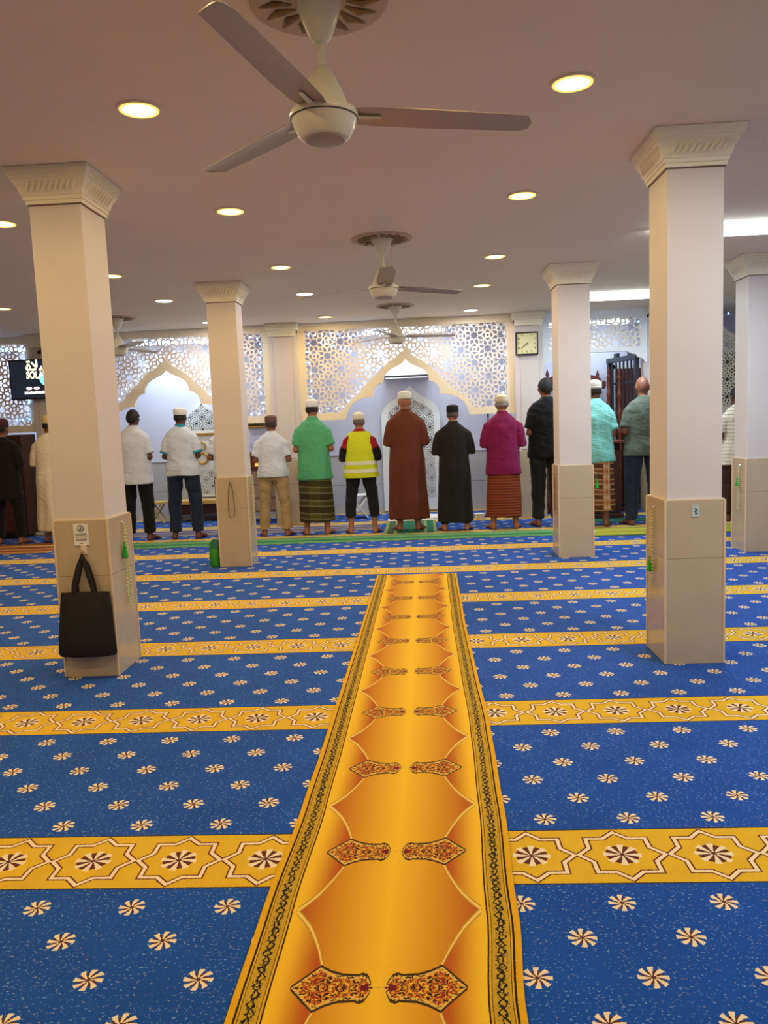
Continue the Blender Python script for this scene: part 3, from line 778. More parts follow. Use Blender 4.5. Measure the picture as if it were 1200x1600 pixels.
# ---------------------------------------------------------------- ceiling fans
M_ROSE = plain('ceiling_rose_gold', (150, 118, 60), .5, .45, 30); M_ROSE2 = plain('ceiling_rose_plaster', (206, 186, 160), .6, .05)
def make_fan(x, y, label, ang):
    t = thing('ceiling_fan', label, 'fan', (x, y, CEIL), 0, 'ceiling fans')
    rs = obj('ceiling_rose', lathe(B(), [(.24, 0), (.24, -.008), (.225, -.012), (.16, -.006), (.0, -.006)], (0, 0, 0), 40), M_ROSE2, t, smooth=True)
    orn = B()
    for k in range(16):
        a = 2*PI*k/16; tube(orn, [(.10*math.cos(a), .10*math.sin(a), -.008), (.15*math.cos(a+.1), .15*math.sin(a+.1), -.012), (.205*math.cos(a), .205*math.sin(a), -.01)], [.008, .02, .008], 6, flat=(Vector((0, 0, 1)), .35))
    obj('leaf_ring', orn, M_ROSE, rs, smooth=True)
    obj('canopy', lathe(B(), [(.078, -.008), (.076, -.025), (.06, -.07), (.036, -.125), (.02, -.14), (.014, -.14)], (0, 0, 0), 28), M_FANW, t, smooth=True)
    obj('rod', tube(B(), [(0, 0, -.13), (0, 0, -.26)], .0125, 12), M_FANW, t, smooth=True)
    obj('motor_cone', lathe(B(), [(.016, -.215), (.028, -.225), (.05, -.26), (.074, -.31), (.09, -.355), (.094, -.365)], (0, 0, 0), 32), M_FANW, t, smooth=True)
    obj('motor_rim', lathe(B(), [(.094, -.362), (.116, -.368), (.120, -.376), (.120, -.388), (.116, -.394)], (0, 0, 0), 40), M_FANW, t, smooth=True)
    obj('motor_bowl', lathe(B(), [(.114, -.394), (.106, -.42), (.088, -.452), (.076, -.458), (.0, -.458)], (0, 0, 0), 40), M_FANW, t, smooth=True)
    obj('bottom_cap', lathe(B(), [(.074, -.456), (.070, -.463), (.060, -.466), (.0, -.466)], (0, 0, 0), 36), plain('fan_cap_grey', (176, 160, 146), .4), t, smooth=True)
    obj('seam', ring(B(), (0, 0, -.3915), .1175, .0022, 'z', 40, 6), M_DARK, t)
    for k in range(3):
        a = math.radians(ang + 120*k); bm = B(); cs = []
        for r_, wd in ((.10, .05), (.16, .062), (.30, .066), (.5, .062), (.745, .056), (.78, .02)):
            q = []
            for s in (-1, 0, 1):
                off = .02 if r_ > .76 else 0
                q.append((r_, s*wd + (off if s else off), -.372 - s*wd*.12 + (.006 if s == 0 else 0)))
            cs.append(q)
        tv = [[bm.verts.new(p) for p in q] for q in cs]; bv = [[bm.verts.new((p[0], p[1], p[2]-.003)) for p in q] for q in cs]
        for i in range(len(cs)-1):
            for j in range(2):
                bm.faces.new((tv[i][j], tv[i+1][j], tv[i+1][j+1], tv[i][j+1])); bm.faces.new((bv[i][j], bv[i][j+1], bv[i+1][j+1], bv[i+1][j]))
            for j in (0, 2): bm.faces.new((tv[i][j], bv[i][j], bv[i+1][j], tv[i+1][j]))
        for i in (0, len(cs)-1):
            for j in range(2): bm.faces.new((tv[i][j], tv[i][j+1], bv[i][j+1], bv[i][j]))
        bmesh.ops.transform(bm, matrix=Matrix.Rotation(a, 4, 'Z'), verts=bm.verts[:])
        bl = obj('blade', bm, M_BLADE, t, smooth=True)
        arm = tube(B(), [(.09, 0, -.378), (.2, 0, -.376)], [.012, .008], 8, flat=(Vector((0, 0, 1)), .4)); bmesh.ops.transform(arm, matrix=Matrix.Rotation(a, 4, 'Z'), verts=arm.verts[:])
        obj('blade_iron', arm, M_FANW, bl, smooth=True)
    return t
make_fan(-.30, 2.88, 'large cream three-blade ceiling fan nearest the camera', 15)
make_fan(-.255, 6.42, 'cream ceiling fan in the middle of the hall', 35)
make_fan(-.265, 10.02, 'cream ceiling fan hanging in front of the central arch screen', 15)
make_fan(-3.77, 9.93, 'cream ceiling fan partly hidden by the near left column', 70)

# ---------------------------------------------------------------- clock, television, lights on the screens
def text(body, size, mat, parent, loc, name='lettering', ext=.001, font=None, align='CENTER', rot=(PI/2, 0, 0), sx=1, bold=0.0):
    c = bpy.data.curves.new('t', 'FONT'); c.body = body; c.size = size; c.align_x = align; c.align_y = 'CENTER'; c.extrude = ext; c.resolution_u = 3; c.offset = bold
    t = bpy.data.objects.new('t', c); COL.objects.link(t)
    dg = bpy.context.evaluated_depsgraph_get(); me = bpy.data.meshes.new_from_object(t.evaluated_get(dg))
    bpy.data.objects.remove(t); me.name = name; me.materials.clear(); me.materials.append(mat)
    o = link(name, me, parent, loc); o.rotation_euler = rot; o.scale = (sx, 1, 1); return o
t = thing('wall_clock', 'square wall clock with cream face and dark frame on the pilaster', 'clock', (1.505, 11.13, 2.43))
fb = B(); W_ = .155
for a in ((-W_, W_, -W_, -W_+.016), (-W_, W_, W_-.016, W_)): bx(fb, a[0], a[1], -.03, .012, a[2], a[3], bev=.003)
for a in ((-W_, -W_+.016), (W_-.016, W_)): bx(fb, a[0], a[1], -.03, .012, -W_+.016, W_-.016, bev=.003)
obj('frame', fb, M_BLACK, t); fc = obj('face', box(-.142, .142, -.014, .008, -.142, .142), plain('clock_face', (236, 230, 176), .5, .02), t)
for n in range(1, 13):
    a = PI/2 - n*PI/6; s = max(abs(math.cos(a)), abs(math.sin(a))); rr = .112/s*.98
    text(str(n), .038, M_INK, t, (rr*math.cos(a), -.0155, rr*math.sin(a)), 'numeral')
for ln, wd, mins in ((.062, .006, 7.62*5), (.10, .0045, 38.5)):
    a = PI/2 - mins/60*2*PI; obj('hand', tube(B(), [(0, -.019, 0), (ln*math.cos(a), -.019, ln*math.sin(a))], wd*.7, 6), M_INK, t)
obj('hub', lathe(B(), [(.008, 0), (.008, .004), (0, .005)], (0, 0, 0), 12), M_INK, t).rotation_euler = (PI/2, 0, 0); t.children[-1].location = (0, -.017, 0)

t = thing('television', 'black wall television showing yellow-white prayer lettering', 'television', (-5.32, 11.055, 2.23))
obj('casing', box(-.475, .475, -.02, .03, -.28, .28, bev=.006), M_BLACK, t)
m, b = new_mat('tv_screen'); b.inputs['Base Color'].default_value = (.01, .012, .02, 1); b.inputs['Roughness'].default_value = .2
b.inputs['Emission Color'].default_value = (.02, .03, .05, 1); b.inputs['Emission Strength'].default_value = .5
obj('screen', box(-.455, .455, -.0225, -.018, -.26, .26), m, t)
M_LET = emit('tv_letters', (1.0, .93, .62), 1.6)
text('\ufe93\ufefc\ufebb', .20, M_LET, t, (-.225, -.0235, .185), 'lettering', .0005, bold=.006, align='LEFT', sx=.95)
text('SOLAT', .135, M_LET, t, (-.225, -.0235, .055), 'lettering', .0005, align='LEFT', bold=.005, sx=.74)
g = ell(ell(B(), (-.2, -.024, -.125), (.045, .0008, .022), 16), (-.09, -.024, -.125), (.045, .0008, .022), 16); obj('badge', g, emit('tv_pink', (1.0, .72, .76), 1.3), t)
g = B(); rr = random.Random(3); xx = -.27
while xx < .27:
    wd = rr.uniform(.018, .034); bx(g, xx, xx+wd, -.0242, -.0228, -.205, -.205+rr.uniform(.032, .042)); xx += wd+.006
obj('caption', g, emit('tv_white', (1, 1, 1), 1.3), t)
obj('picture_glow', ell(B(), (.07, -.0236, .0), (.11, .0006, .10), 24), emit('tv_blue', (.25, .75, .85), 1.2), t)
obj('wall_bracket', box(-.12, .12, .03, .08, -.1, .1), M_BLACK, t)
t = thing('security_camera', 'small black camera above the television', 'camera', (-5.34, 11.09, 2.62))
obj('mount', tube(B(), [(0, .05, .05), (0, 0, .02)], .01, 8), M_BLACK, t); obj('body', tube(B(), [(0, .03, .0), (0, -.05, -.02)], .026, 12), M_BLACK, t, smooth=True)

M_BULB = emit('blue_bulb', (.16, .42, 1.0), 9); M_BULB2 = emit('white_bulb', (.62, .84, 1.0), 6)
M_WIRE = plain('string_wire', (190, 200, 214), .6)
bulb_me = []
for mm in (M_BULB, M_BULB2):
    bm = ell(B(), (0, 0, 0), (.011, .011, .011), 8); me = bpy.data.meshes.new('bulb'); bm.to_mesh(me); bm.free(); me.materials.append(mm); bulb_me.append(me)
def light_string(label, path, step, y, seed=1):
    rr = random.Random(seed); t = thing('fairy_light_string', label, 'string lights', (path[0][0], y, path[0][1]))
    P = [Vector((p[0]-path[0][0], 0, p[1]-path[0][1])) for p in path]
    obj('wire', tube(B(), P, .0025, 5), M_WIRE, t)
    acc = 0; nxt = step*.5
    for a, b in zip(P, P[1:]):
        L = (b-a).length
        while nxt <= acc+L:
            p = a.lerp(b, (nxt-acc)/L) + Vector((rr.uniform(-.02, .02), -.014, rr.uniform(-.02, .02)))
            o = link('bulb', bulb_me[0 if rr.random() < .7 else 1], t, p); nxt += step*rr.uniform(.7, 1.3)
        acc += L
xc = -.18
light_string('blue fairy lights framing the left half of the central screen', [(xc-.75, 1.84), (xc-.93, 1.66), (xc-1.36, 1.64), (xc-1.38, 2.70), (xc-.3, 2.70), (xc-1.2, 2.60), (xc-.25, 2.3), (xc-.75, 1.84)], .11, 11.262, 2)
light_string('pale fairy lights along the right half of the central screen', [(xc+1.37, 1.7), (xc+1.38, 2.70), (xc+.6, 2.70)], .16, 11.262, 3)
xc = -3.62
light_string('blue fairy lights framing the screen left of centre', [(xc+.6, 1.98), (xc+.96, 1.64), (xc+1.36, 1.64), (xc+1.38, 2.68), (xc-1.1, 2.70), (xc-.5, 2.62), (xc-.25, 2.32), (xc-.9, 1.76)], .11, 11.262, 4)
light_string('blue fairy lights round the screen at the left edge', [(-6.3, 2.70), (-5.66, 2.70), (-5.66, 1.66), (-6.4, 1.64)], .09, 11.262, 5)
light_string('blue fairy lights across the lattice fascia on the right', [(1.85, 2.70), (3.12, 2.66), (3.15, 2.70)], .14, 11.20, 6)
light_string('blue fairy lights on the ceiling edge behind the right edge column', [(3.6, 2.66), (4.9, 2.72)], .16, 11.10, 7)

# ---------------------------------------------------------------- things on the near columns
M_BAG = plain('black_nonwoven', (24, 21, 26), .8, .1, 30, bmp=.2, bscale=200)
t = thing('tote_bag', 'black cloth tote bag hanging by its handles on the near left column', 'bag', (-1.955, 4.335, 0))
def bagfn(a, z): return 1 + .05*math.sin(6*a + z*5) + .03*math.sin(11*a)
obj('body', loft(B(), [(.14, -.01, 0, .150, .034), (.155, -.01, 0, .163, .042), (.25, -.008, 0, .157, .044), (.38, 0, .003, .147, .034), (.49, .005, .008, .138, .022), (.512, .006, .01, .136, .016)], 64, bagfn), M_BAG, t, smooth=True)
for dy, dx in ((-.006, 0), (.018, .01)):
    obj('handle', tube(B(), [(-.06+dx, dy, .48), (-.05, dy, .56), (-.022, dy+.012, .66), (-.005, .02, .725), (.02, dy+.012, .66), (.05, dy, .56), (.065-dx, dy, .48)], .016, 8, flat=(Vector((0, 1, 0)), .2)), M_BAG, t, smooth=True)
def hook(x, y, z, label, axis):
    t = thing('wall_hook', label, 'hook', (x, y, z), {'y': 0, '+x': PI/2, '-x': -PI/2}[axis])
    obj('plate', box(-.018, .018, -.006, 0, -.03, .03, bev=.003), plain('hook_plastic', (232, 216, 190), .3), t)
    obj('prong', tube(B(), [(0, -.006, -.012), (0, -.022, -.018), (0, -.026, .0)], .0035, 6), M_CHROME, t)
hook(-1.955, 4.3845, .755, 'adhesive hook holding the black tote bag', 'y')
t = thing('notice', 'white laminated notice with a round emblem above the tote bag', 'notice', (-1.965, 4.3845, .84))
obj('sheet', box(-.043, .043, -.004, 0, -.062, .062), M_PAPER, t)
g = ring(B(), (0, -.0045, .036), .017, .002, 'y', 24, 5); tube(g, [(-.004, -.0045, .028), (.002, -.0045, .044)], .003, 5); tube(g, [(-.008, -.0045, .03), (.009, -.0045, .03)], .002, 5); obj('emblem', g, M_INK, t)
g = B()
for i, (zz, wd) in enumerate(((.006, .032), (-.001, .034), (-.013, .036), (-.024, .034), (-.031, .03), (-.05, .008))): bx(g, -wd, wd, -.0046, -.0038, zz-.0022, zz+.0016)
obj('print', g, plain('grey_print', (120, 116, 112), .7), t)
t = thing('sticker', 'small pale blue sticker on the near right column', 'sticker', (1.487, 4.3495, .862))
obj('sheet', box(-.022, .022, -.003, 0, -.032, .032), plain('pale_blue_paper', (190, 206, 206), .5), t)
g = tube(B(), [(-.006, -.0035, .012), (.008, -.0035, .006), (-.004, -.0035, -.004), (.008, -.0035, -.016)], .0022, 5); tube(g, [(.002, -.0035, .01), (0, -.0035, -.02)], .002, 5); obj('emblem', g, M_INK, t)

def beads(x, y, z, L, label, rgb, axis, tassel=None, width=.02, bead=.0045, tz=.2):
    """loop of prayer beads hanging from a hook on a column face"""
    t = thing('prayer_beads', label, 'prayer beads', (x, y, z), {'y': 0, '+x': PI/2, '-x': -PI/2}[axis])
    mt = plain('beads_%d_%d_%d' % rgb, rgb, .4, .1, 40); bm = B(); n = int(2*L/(bead*2.3)); r0 = random.Random(int(abs(x*91+y*7)*10))
    for i in range(n):
        f = i/n; s = 2*f if f < .5 else 2*(1-f); sg = -1 if f < .5 else 1
        px = sg*width*(math.sin(min(1, s*1.02)*PI)**.5*.4 + .6*s*(1 if s < .93 else max(0, 1-((s-.93)/.07)**2)**.5)) + r0.uniform(-.001, .001)
        octa(bm, (px, -.012 - bead*.5, -s*L), bead)
    obj('bead_loop', bm, mt, t, smooth=True)
    obj('hook', tube(B(), [(0, 0, .012), (0, -.016, .0), (0, -.02, .01)], .004, 6), M_CHROME, t)
    if tassel:
        tb = lathe(B(), [(.003, 0), (.007, -.008), (.006, -.016), (.012, -.05), (.018, -.09), (.014, -.095)], (-.026, -.018, -tz*.55), 10); obj('tassel', tb, plain('tassel_green', tassel, .8), t, smooth=True)
    return t
beads(-1.809, 4.60, .872, .50, 'long yellow-green prayer beads with green tassel on the near left column', (214, 216, 120), '+x', (30, 170, 50), .028, .009)
beads(-1.955, 7.918, .875, .36, 'dark brown prayer beads on the front of the far left column', (84, 58, 34), 'y', None, .04, .0075)
beads(-1.783, 8.07, .83, .42, 'pale prayer beads on the right face of the far left column', (214, 196, 130), '+x', None, .022, .008)
beads(1.349, 8.0, .84, .38, 'red-brown prayer beads on the left face of the far right column', (128, 62, 36), '-x', None, .022, .008)
beads(1.324, 4.55, .86, .50, 'pale yellow prayer beads with green tassel on the near right column', (216, 200, 120), '-x', (20, 140, 44), .024, .008, .5)
beads(3.164, 7.98, .85, .44, 'pale yellow prayer beads with green tassel on the right edge column', (214, 204, 150), '-x', (20, 140, 44), .022, .008)
beads(-1.72, 11.134, .78, .34, 'dark prayer beads on the pilaster behind the green-shirted man', (60, 34, 28), 'y', None, .016, .007)
beads(1.70, 8.19+.003-.345, .84, .08, 'green beads on the right side of the far right column', (26, 140, 60), '+x', (26, 150, 60), .01, .006, .1)
t = thing('green_bag', 'small bright green bag standing at the foot of the far left column', 'bag', (-2.175, 7.98, 0))
obj('body', loft(B(), [(.004, 0, 0, .055, .05), (.03, 0, 0, .06, .055), (.14, 0, 0, .058, .045), (.22, 0, 0, .056, .03), (.245, 0, 0, .054, .018)], 24, lambda a, z: 1+.05*math.sin(4*a+z*9)), plain('green_nylon', (52, 150, 30), .5, .12, 20), t, smooth=True)
obj('flap', loft(B(), [(.20, .01, .0, .060, .04), (.25, .01, .0, .058, .024), (.285, .02, .0, .04, .016)], 24), plain('teal_nylon', (22, 110, 96), .5, .1, 20), t, smooth=True)
t = thing('dark_cabinet', 'dark wooden cabinet under the television at the left edge', 'cabinet', (-5.98, 11.0, 0))
obj('body', box(-.42, .40, -.22, .2, .05, 1.46, bev=.006), M_WOODD, t); obj('plinth', box(-.40, .28, -.2, .2, 0, .05), M_BLACK, t)
for i in range(2): d_ = obj('door', box(-.40+i*.35, -.06+i*.35, -.235, -.22, .10, .70, bev=.004), M_WOOD, t); obj('knob', ell(B(), (-.10+i*.10, -.245, .42), (.012, .012, .012), 8), M_GOLD, d_)
obj('glass_door', box(-.38, .26, -.232, -.22, .78, 1.42, bev=.004), plain('dark_glass', (34, 32, 38), .15, .02), t)

# ---------------------------------------------------------------- the row of worshippers
def cloth(name, rgb, bmp=.15):
    if name in MATS: return MATS[name]
    m = plain(name, rgb, .85, .06, 5, spec=.2, sheen=.1); X.nt = m.node_tree; x, y, z, v = coords()
    h = abs(tnoise(vec3(x*1.0, y*1.0, z*1.8 + x*.5), 9, 3) - .5)*1.6 + tnoise(v, 120, 2)*bmp*.25
    bump(m.node_tree.nodes['Principled BSDF'], h, .45, .02)
    return m
def skin(name, rgb): return plain('skin_'+name, rgb, .5, .05, 8)
def plaid(name, base, c1, c2, c3, px, pz, wx=.25, band=None):
    m, b = new_mat(name); x, y, z, v = coords(); x = x + (tnoise(v, 9, 2)-.5)*.012; z = z + (tnoise(v, 7, 2)-.5)*.02 + x*.06
    f = abs((x).rep(px)); g = abs(z.rep(pz))
    col = mix(tnoise(v, 8, 2), lin(tuple(q*.85 for q in base)), lin(base))
    col = mix((f < px*wx)*.5, col, lin(c1)); col = mix((g < pz*.20)*.6, col, lin(c2))
    col = mix((abs(g - pz*.26) < pz*.022)*.9, col, lin(c3)); col = mix((abs(g-pz*.34) < pz*.016)*.7, col, lin(c3))
    if band:
        x0, x1, bc = band; inb = (x > x0)*(x < x1)
        col = mix(inb*.55, col, lin(bc)); col = mix(inb*(g < pz*.18)*.6, col, lin(c3)); col = mix((abs(x-(x0+.02)) < .006)*.8, col, lin(c3)); col = mix((abs(x-(x1-.02)) < .006)*.8, col, lin(c3))
    setcol(b, col); b.inputs['Roughness'].default_value = .9; b.inputs['Specular IOR Level'].default_value = .2; return m
def ribbed(name, base, dark, pz):
    m, b = new_mat(name); x, y, z, v = coords(); z2 = z + (tnoise(v, 5, 2)-.5)*.01
    col = mix((abs(z2.rep(pz)) < pz*.22)*.8, lin(base), lin(dark)); col = mix(tnoise(v, 4, 2)*.3, col, lin(dark))
    setcol(b, col); b.inputs['Roughness'].default_value = .9; b.inputs['Specular IOR Level'].default_value = .2; return m
def checked(name, base, line, p):
    m, b = new_mat(name); x, y, z, v = coords()
    col = mix((abs(z.rep(p)) < p*.1), lin(base), lin(line)); col = mix((abs(x.rep(p*1.6)) < p*.07)*.6, col, lin(line))
    setcol(b, col); b.inputs['Roughness'].default_value = .9; return m

def person(x, y, H, label, top, bottom, sk, cap=None, hair=(26, 22, 22), w=1.0, sleeve='short', hem=.80, kind='trousers', stance=.13, rz=0, robe=None, extras=(), seed=0, collar=None, leghem=.10, sock=None, belly=0, wt=1.1, lift=0.0):
    """one standing worshipper seen from behind, arms folded in front; built facing +Y"""
    t = thing('person', label, 'person', (x, y, lift), rz)
    rnd = random.Random(seed+11); off = Vector((seed*3.1, seed*1.7, seed*.9)); aw = w; w = wt
    caph = .035 if cap else .012
    s = (H - caph)/1.70
    def P(a, b, c): return (a*w*s if abs(a) > 1e-9 else 0, b*s, c*s)
    def A(a, b, c): return (a*aw*s, b*s, c*s)
    # ---- body, one continuous surface
    bm = B()
    loft(bm, [(.80*s, 0, 0, .12*w*s, .09*s), (.90*s, 0, -.01*s, .165*w*s, .115*s), (1.04*s, 0, 0, .150*w*s, .105*s), (1.25*s, 0, 0, .160*w*s, .110*s), (1.35*s, 0, -.005*s, .140*w*s, .08*s), (1.41*s, 0, -.008*s, .09*w*s, .065*s), (1.45*s, 0, -.005*s, .06*s, .058*s)], 28)
    tube(bm, [P(0, -.008, 1.38), P(0, .010, 1.47), P(0, .03, 1.52)], [.062*s, .056*s, .054*s], 16)
    hz = 1.585*s; hb = len(bm.verts)
    ell(bm, (0, .038*s, hz), (.074*s, .094*s, .112*s), 24); ell(bm, (0, .065*s, hz-.055*s), (.056*s, .058*s, .062*s), 16)
    ell(bm, (0, .132*s, hz-.012*s), (.013*s, .02*s, .026*s), 10); ell(bm, (0, .115*s, hz-.052*s), (.026*s, .016*s, .010*s), 10)
    for q in (-1, 1):
        ell(bm, (q*.077*s, .028*s, hz-.012*s), (.010*s, .020*s, .032*s), 12, Matrix.Rotation(q*.25, 4, 'Z'))
        ell(bm, (q*.032*s, .11*s, hz+.022*s), (.024*s, .014*s, .009*s), 8)
        sh, elb = Vector(A(q*.160, -.01, 1.325)), Vector(A(q*.235, -.03, 1.085))
        up_ = .0 if q < 0 else .03
        wr = Vector(A(q*.105, .20, 1.085+up_))
        tube(bm, [sh, sh.lerp(elb, .5), elb], [.040*s, .040*s, .038*s], 12); tube(bm, [elb, elb.lerp(wr, .4), wr], [.042*s, .041*s, .028*s], 12)
        # hand laid across the front
        yb = .205*s + (.028*s if q > 0 else 0); pz = (1.085+up_)*s
        k0 = Vector((q*.085*aw*s, yb, pz)); k1 = Vector((q*.012*s, yb+.004, pz))
        tube(bm, [wr, k0, k1], [.028*s, .034*s, .036*s], 10, flat=(Vector((0, 1, 0)), .5))
        for j, (dz, ln) in enumerate(((.027, .066), (.009, .074), (-.009, .070), (-.027, .056))):
            a = Vector((q*.01*s, yb+.005, pz+dz*s)); b_ = a + Vector((-q*ln*.55*s, .004, dz*.2*s)); c_ = b_ + Vector((-q*ln*.40*s, -.012*s, 0))
            tube(bm, [a, b_, c_], [.0095*s, .009*s, .0078*s], 8)
        th0 = Vector((q*.07*s, yb+.006, pz+.028*s)); tube(bm, [th0, th0+Vector((-q*.03*s, .004, .026*s)), th0+Vector((-q*.062*s, .002, .034*s))], [.0125*s, .0105*s, .009*s], 8)
        # leg and foot
        hp, kn, an = Vector(P(q*.085, 0, .86)), Vector((q*(stance*.92)*s, .012*s, .48*s)), Vector((q*stance*s, -.012*s, .085*s))
        tube(bm, [hp, hp.lerp(kn, .5), kn], [.088*s, .075*s, .056*s], 14); tube(bm, [kn, kn.lerp(an, .35), kn.lerp(an, .8), an], [.055*s, .058*s, .040*s, .037*s], 14)
        to = q*.055; heel = an + Vector((0, -.028*s, -.052*s)); ball = an + Vector((to*s*1.0, .125*s, -.060*s))
        tube(bm, [heel, an.lerp(ball, .45)+Vector((0, 0, -.012*s)), ball], [.033*s, .040*s, .030*s], 12, flat=(Vector((0, 0, 1)), .85))
        tube(bm, [an, heel], [.036*s, .034*s], 12)
        for j in range(5):
            o_ = (j-2)*.0165*s; tl = (.062, .058, .053, .046, .038)[j if q < 0 else 4-j] if False else (.060, .056, .050, .043, .036)[(j if q > 0 else 4-j)]
            b0 = ball + Vector((o_, -.004, -.004*s)); tube(bm, [b0, b0+Vector((to*.25*s, tl*s, -.006*s))], [.0115*s, .0098*s], 8)
    body = solid('body', bm, sk, t, .0085, 3, .30, post=lambda c, n: Vector((c.x, c.y, max(c.z, .003))))
    for q in (-1, 1): obj('eye', ell(B(), (q*.03*s, .126*s, hz+.004*s), (.010*s, .006*s, .006*s), 8), plain('eye_white', (210, 206, 200), .3), t, smooth=True)
    # ---- hair and cap
    if hair:
        if cap: zlo, zhi = -.038, .07
        else: zlo, zhi = -.062, .2
        bm = B(); bmesh.ops.create_uvsphere(bm, u_segments=28, v_segments=20, radius=1)
        for v in bm.verts:
            c = v.co; f = 1 + .02*noise.noise(c*6+off)
            v.co = Vector((c.x*(.0785 if cap else .0825)*s*f, c.y*(.0985 if cap else .101)*s*f + .036*s, c.z*.115*s*f))
        dele = [f for f in bm.faces if (lambda c: c.z < (zlo + max(0, (c.y-.02)*1.0) + (0 if cap else max(0, abs(c.x)/s-.03)*1.1) + .012*noise.noise(c*40))*s or (abs(c.x) > .058*s and c.y > -.01*s and c.z < .012*s) or (c.y > .065*s and c.z < .058*s) or c.z > zhi*s)(f.calc_center_median())]
        bmesh.ops.delete(bm, geom=dele, context='FACES')
        bmesh.ops.translate(bm, vec=(0, 0, hz), verts=bm.verts[:])
        ho = obj('hair', bm, plain('hair_%d_%d_%d' % hair, hair, .75, .2, 60, bmp=.3, bscale=200), t, smooth=True)
        sm = ho.modifiers.new('thick', 'SOLIDIFY'); sm.thickness = .006*s; sm.offset = 0
    if cap:
        rgb, ch, dome, nm = cap
        z0 = hz + .028*s; ct = ch*s
        prof = [(0, .0795), (.25, .0835), (.6, .0835), (.85, .081), (.95, .073), (1.0, .060)]
        bm = B()
        rings = [(z0 + f*ct, 0, .032*s - f*.004*s, r_*s, r_*s*1.20) for f, r_ in prof]
        rings += [(z0 + ct*(1+dome*.10), 0, .03*s, .045*s, .055*s), (z0+ct*(1+dome*.16), 0, .03*s, .02*s, .025*s)]
        co = obj('cap', loft(bm, rings, 32), plain('cap_'+nm, rgb, .8, .05, 30, bmp=.25, bscale=120), t, smooth=True)
        co.rotation_euler = (0, 0, 0)
        obj('cap_band', loft(B(), [(z0-.002, 0, .032*s, .0815*s, .0975*s), (z0+.012*s, 0, .032*s, .0848*s, .1012*s), (z0+.024*s, 0, .032*s, .0852*s, .1015*s), (z0+.028*s, 0, .032*s, .083*s, .099*s)], 32), plain('capband_'+nm, tuple(int(q*.94) for q in rgb), .8), co, smooth=True)
    # ---- upper garment
    bl = belly
    def folds(amp, fz, drape=0.0):
        def f(c, n):
            d = noise.noise(Vector((c.x*5, c.y*5, c.z*fz)) + off)*amp + noise.noise(Vector((c.x*14, c.y*14, c.z*fz*2.2+2))+off)*amp*.5
            if drape: d += (abs(noise.noise(Vector((c.x*9, c.y*9, c.z*1.1))+off))-.25)*drape*min(1, max(0, (1.15*s-c.z)*2.5))
            else: d += (.2-abs(noise.noise(Vector((c.x*4, c.y*4, c.z*13+c.x*3))+off)))*.014
            return c + n*d
        return f
    long_ = robe is not None
    bm = B()
    hz_ = (robe if long_ else hem)
    tors = []
    if long_:
        tors = [(hz_*s, 0, .0, .225*w*s, .165*s), ((hz_+.02)*s, 0, 0, .228*w*s, .168*s), (.5*s, 0, 0, .215*w*s, .155*s), (.85*s, 0, -.012*s, .20*w*s, .148*s), (1.02*s, 0, 0, .182*w*s, (.142+bl)*s)]
    else:
        tors = [(hz_*s, 0, -.004*s, .208*w*s, (.150+bl)*s), ((hz_+.015)*s, 0, -.004*s, .21*w*s, (.152+bl)*s), ((hz_+.12)*s, 0, -.006*s, .196*w*s, (.150+bl)*s), (1.04*s, 0, .0, .184*w*s, (.142+bl)*s)]
    tors += [(1.20*s, 0, .0, .190*w*s, .140*s), (1.30*s, 0, -.006*s, .192*w*s, .124*s), (1.36*s, 0, -.010*s, .178*w*s, .104*s), (1.41*s, 0, -.010*s, .138*w*s, .09*s), (1.445*s, 0, -.006*s, .094*w*s, .078*s), (1.468*s, 0, -.002*s, .073*s, .070*s), (1.485*s, 0, .0, .066*s, .066*s)]
    def wave(a, z):
        k = max(0, (1.0*s - z)/s) if long_ else max(0, (.95*s-z)/s)*.5
        return 1 + k*.05*math.sin(5*a + seed) + k*.035*math.sin(9*a + 2*seed)
    loft(bm, tors, 48, wave)
    rs = .068*s
    for q in (-1, 1):
        sh, elb = Vector(A(q*.170, -.012, 1.335)), Vector(A(q*.238, -.03, 1.085)); wr = Vector(A(q*.105, .20, 1.085+(.0 if q < 0 else .03)))
        if sleeve == 'short': e2 = sh.lerp(elb, .82); inn = Vector((q*.06*aw*s, -.01*s, 1.375*s)); tube(bm, [inn, sh.lerp(inn, .35)+Vector((0, 0, -.012*s)), sh+Vector((q*.004, 0, -.03*s)), sh.lerp(elb, .5), e2], [.055*s, .066*s, .072*s, .071*s, .070*s], 16, cap=False)
        elif sleeve == 'none': tube(bm, [sh, sh.lerp(elb, .1)], [.06*s, .06*s], 16)
        else: inn = Vector((q*.06*aw*s, -.01*s, 1.375*s)); tube(bm, [inn, sh.lerp(inn, .35)+Vector((0, 0, -.012*s)), sh+Vector((q*.004, 0, -.03*s)), sh.lerp(elb, .55), elb, elb.lerp(wr, .5), elb.lerp(wr, .9)], [.055*s, .066*s, .072*s, .068*s, .062*s, .054*s, .046*s], 16)
    solid('robe' if long_ else 'shirt', bm, top, t, .012, 4, .45, post=folds(.008, 8) if not long_ else folds(.007, 2.2, .030))
    if collar: obj('collar', loft(B(), [(1.435*s, 0, -.006*s, .085*s, .078*s), (1.46*s, 0, -.004*s, .074*s, .072*s), (1.492*s, 0, .002*s, .067*s, .066*s), (1.495*s, 0, .002*s, .060*s, .060*s)], 28), collar, t, smooth=True)
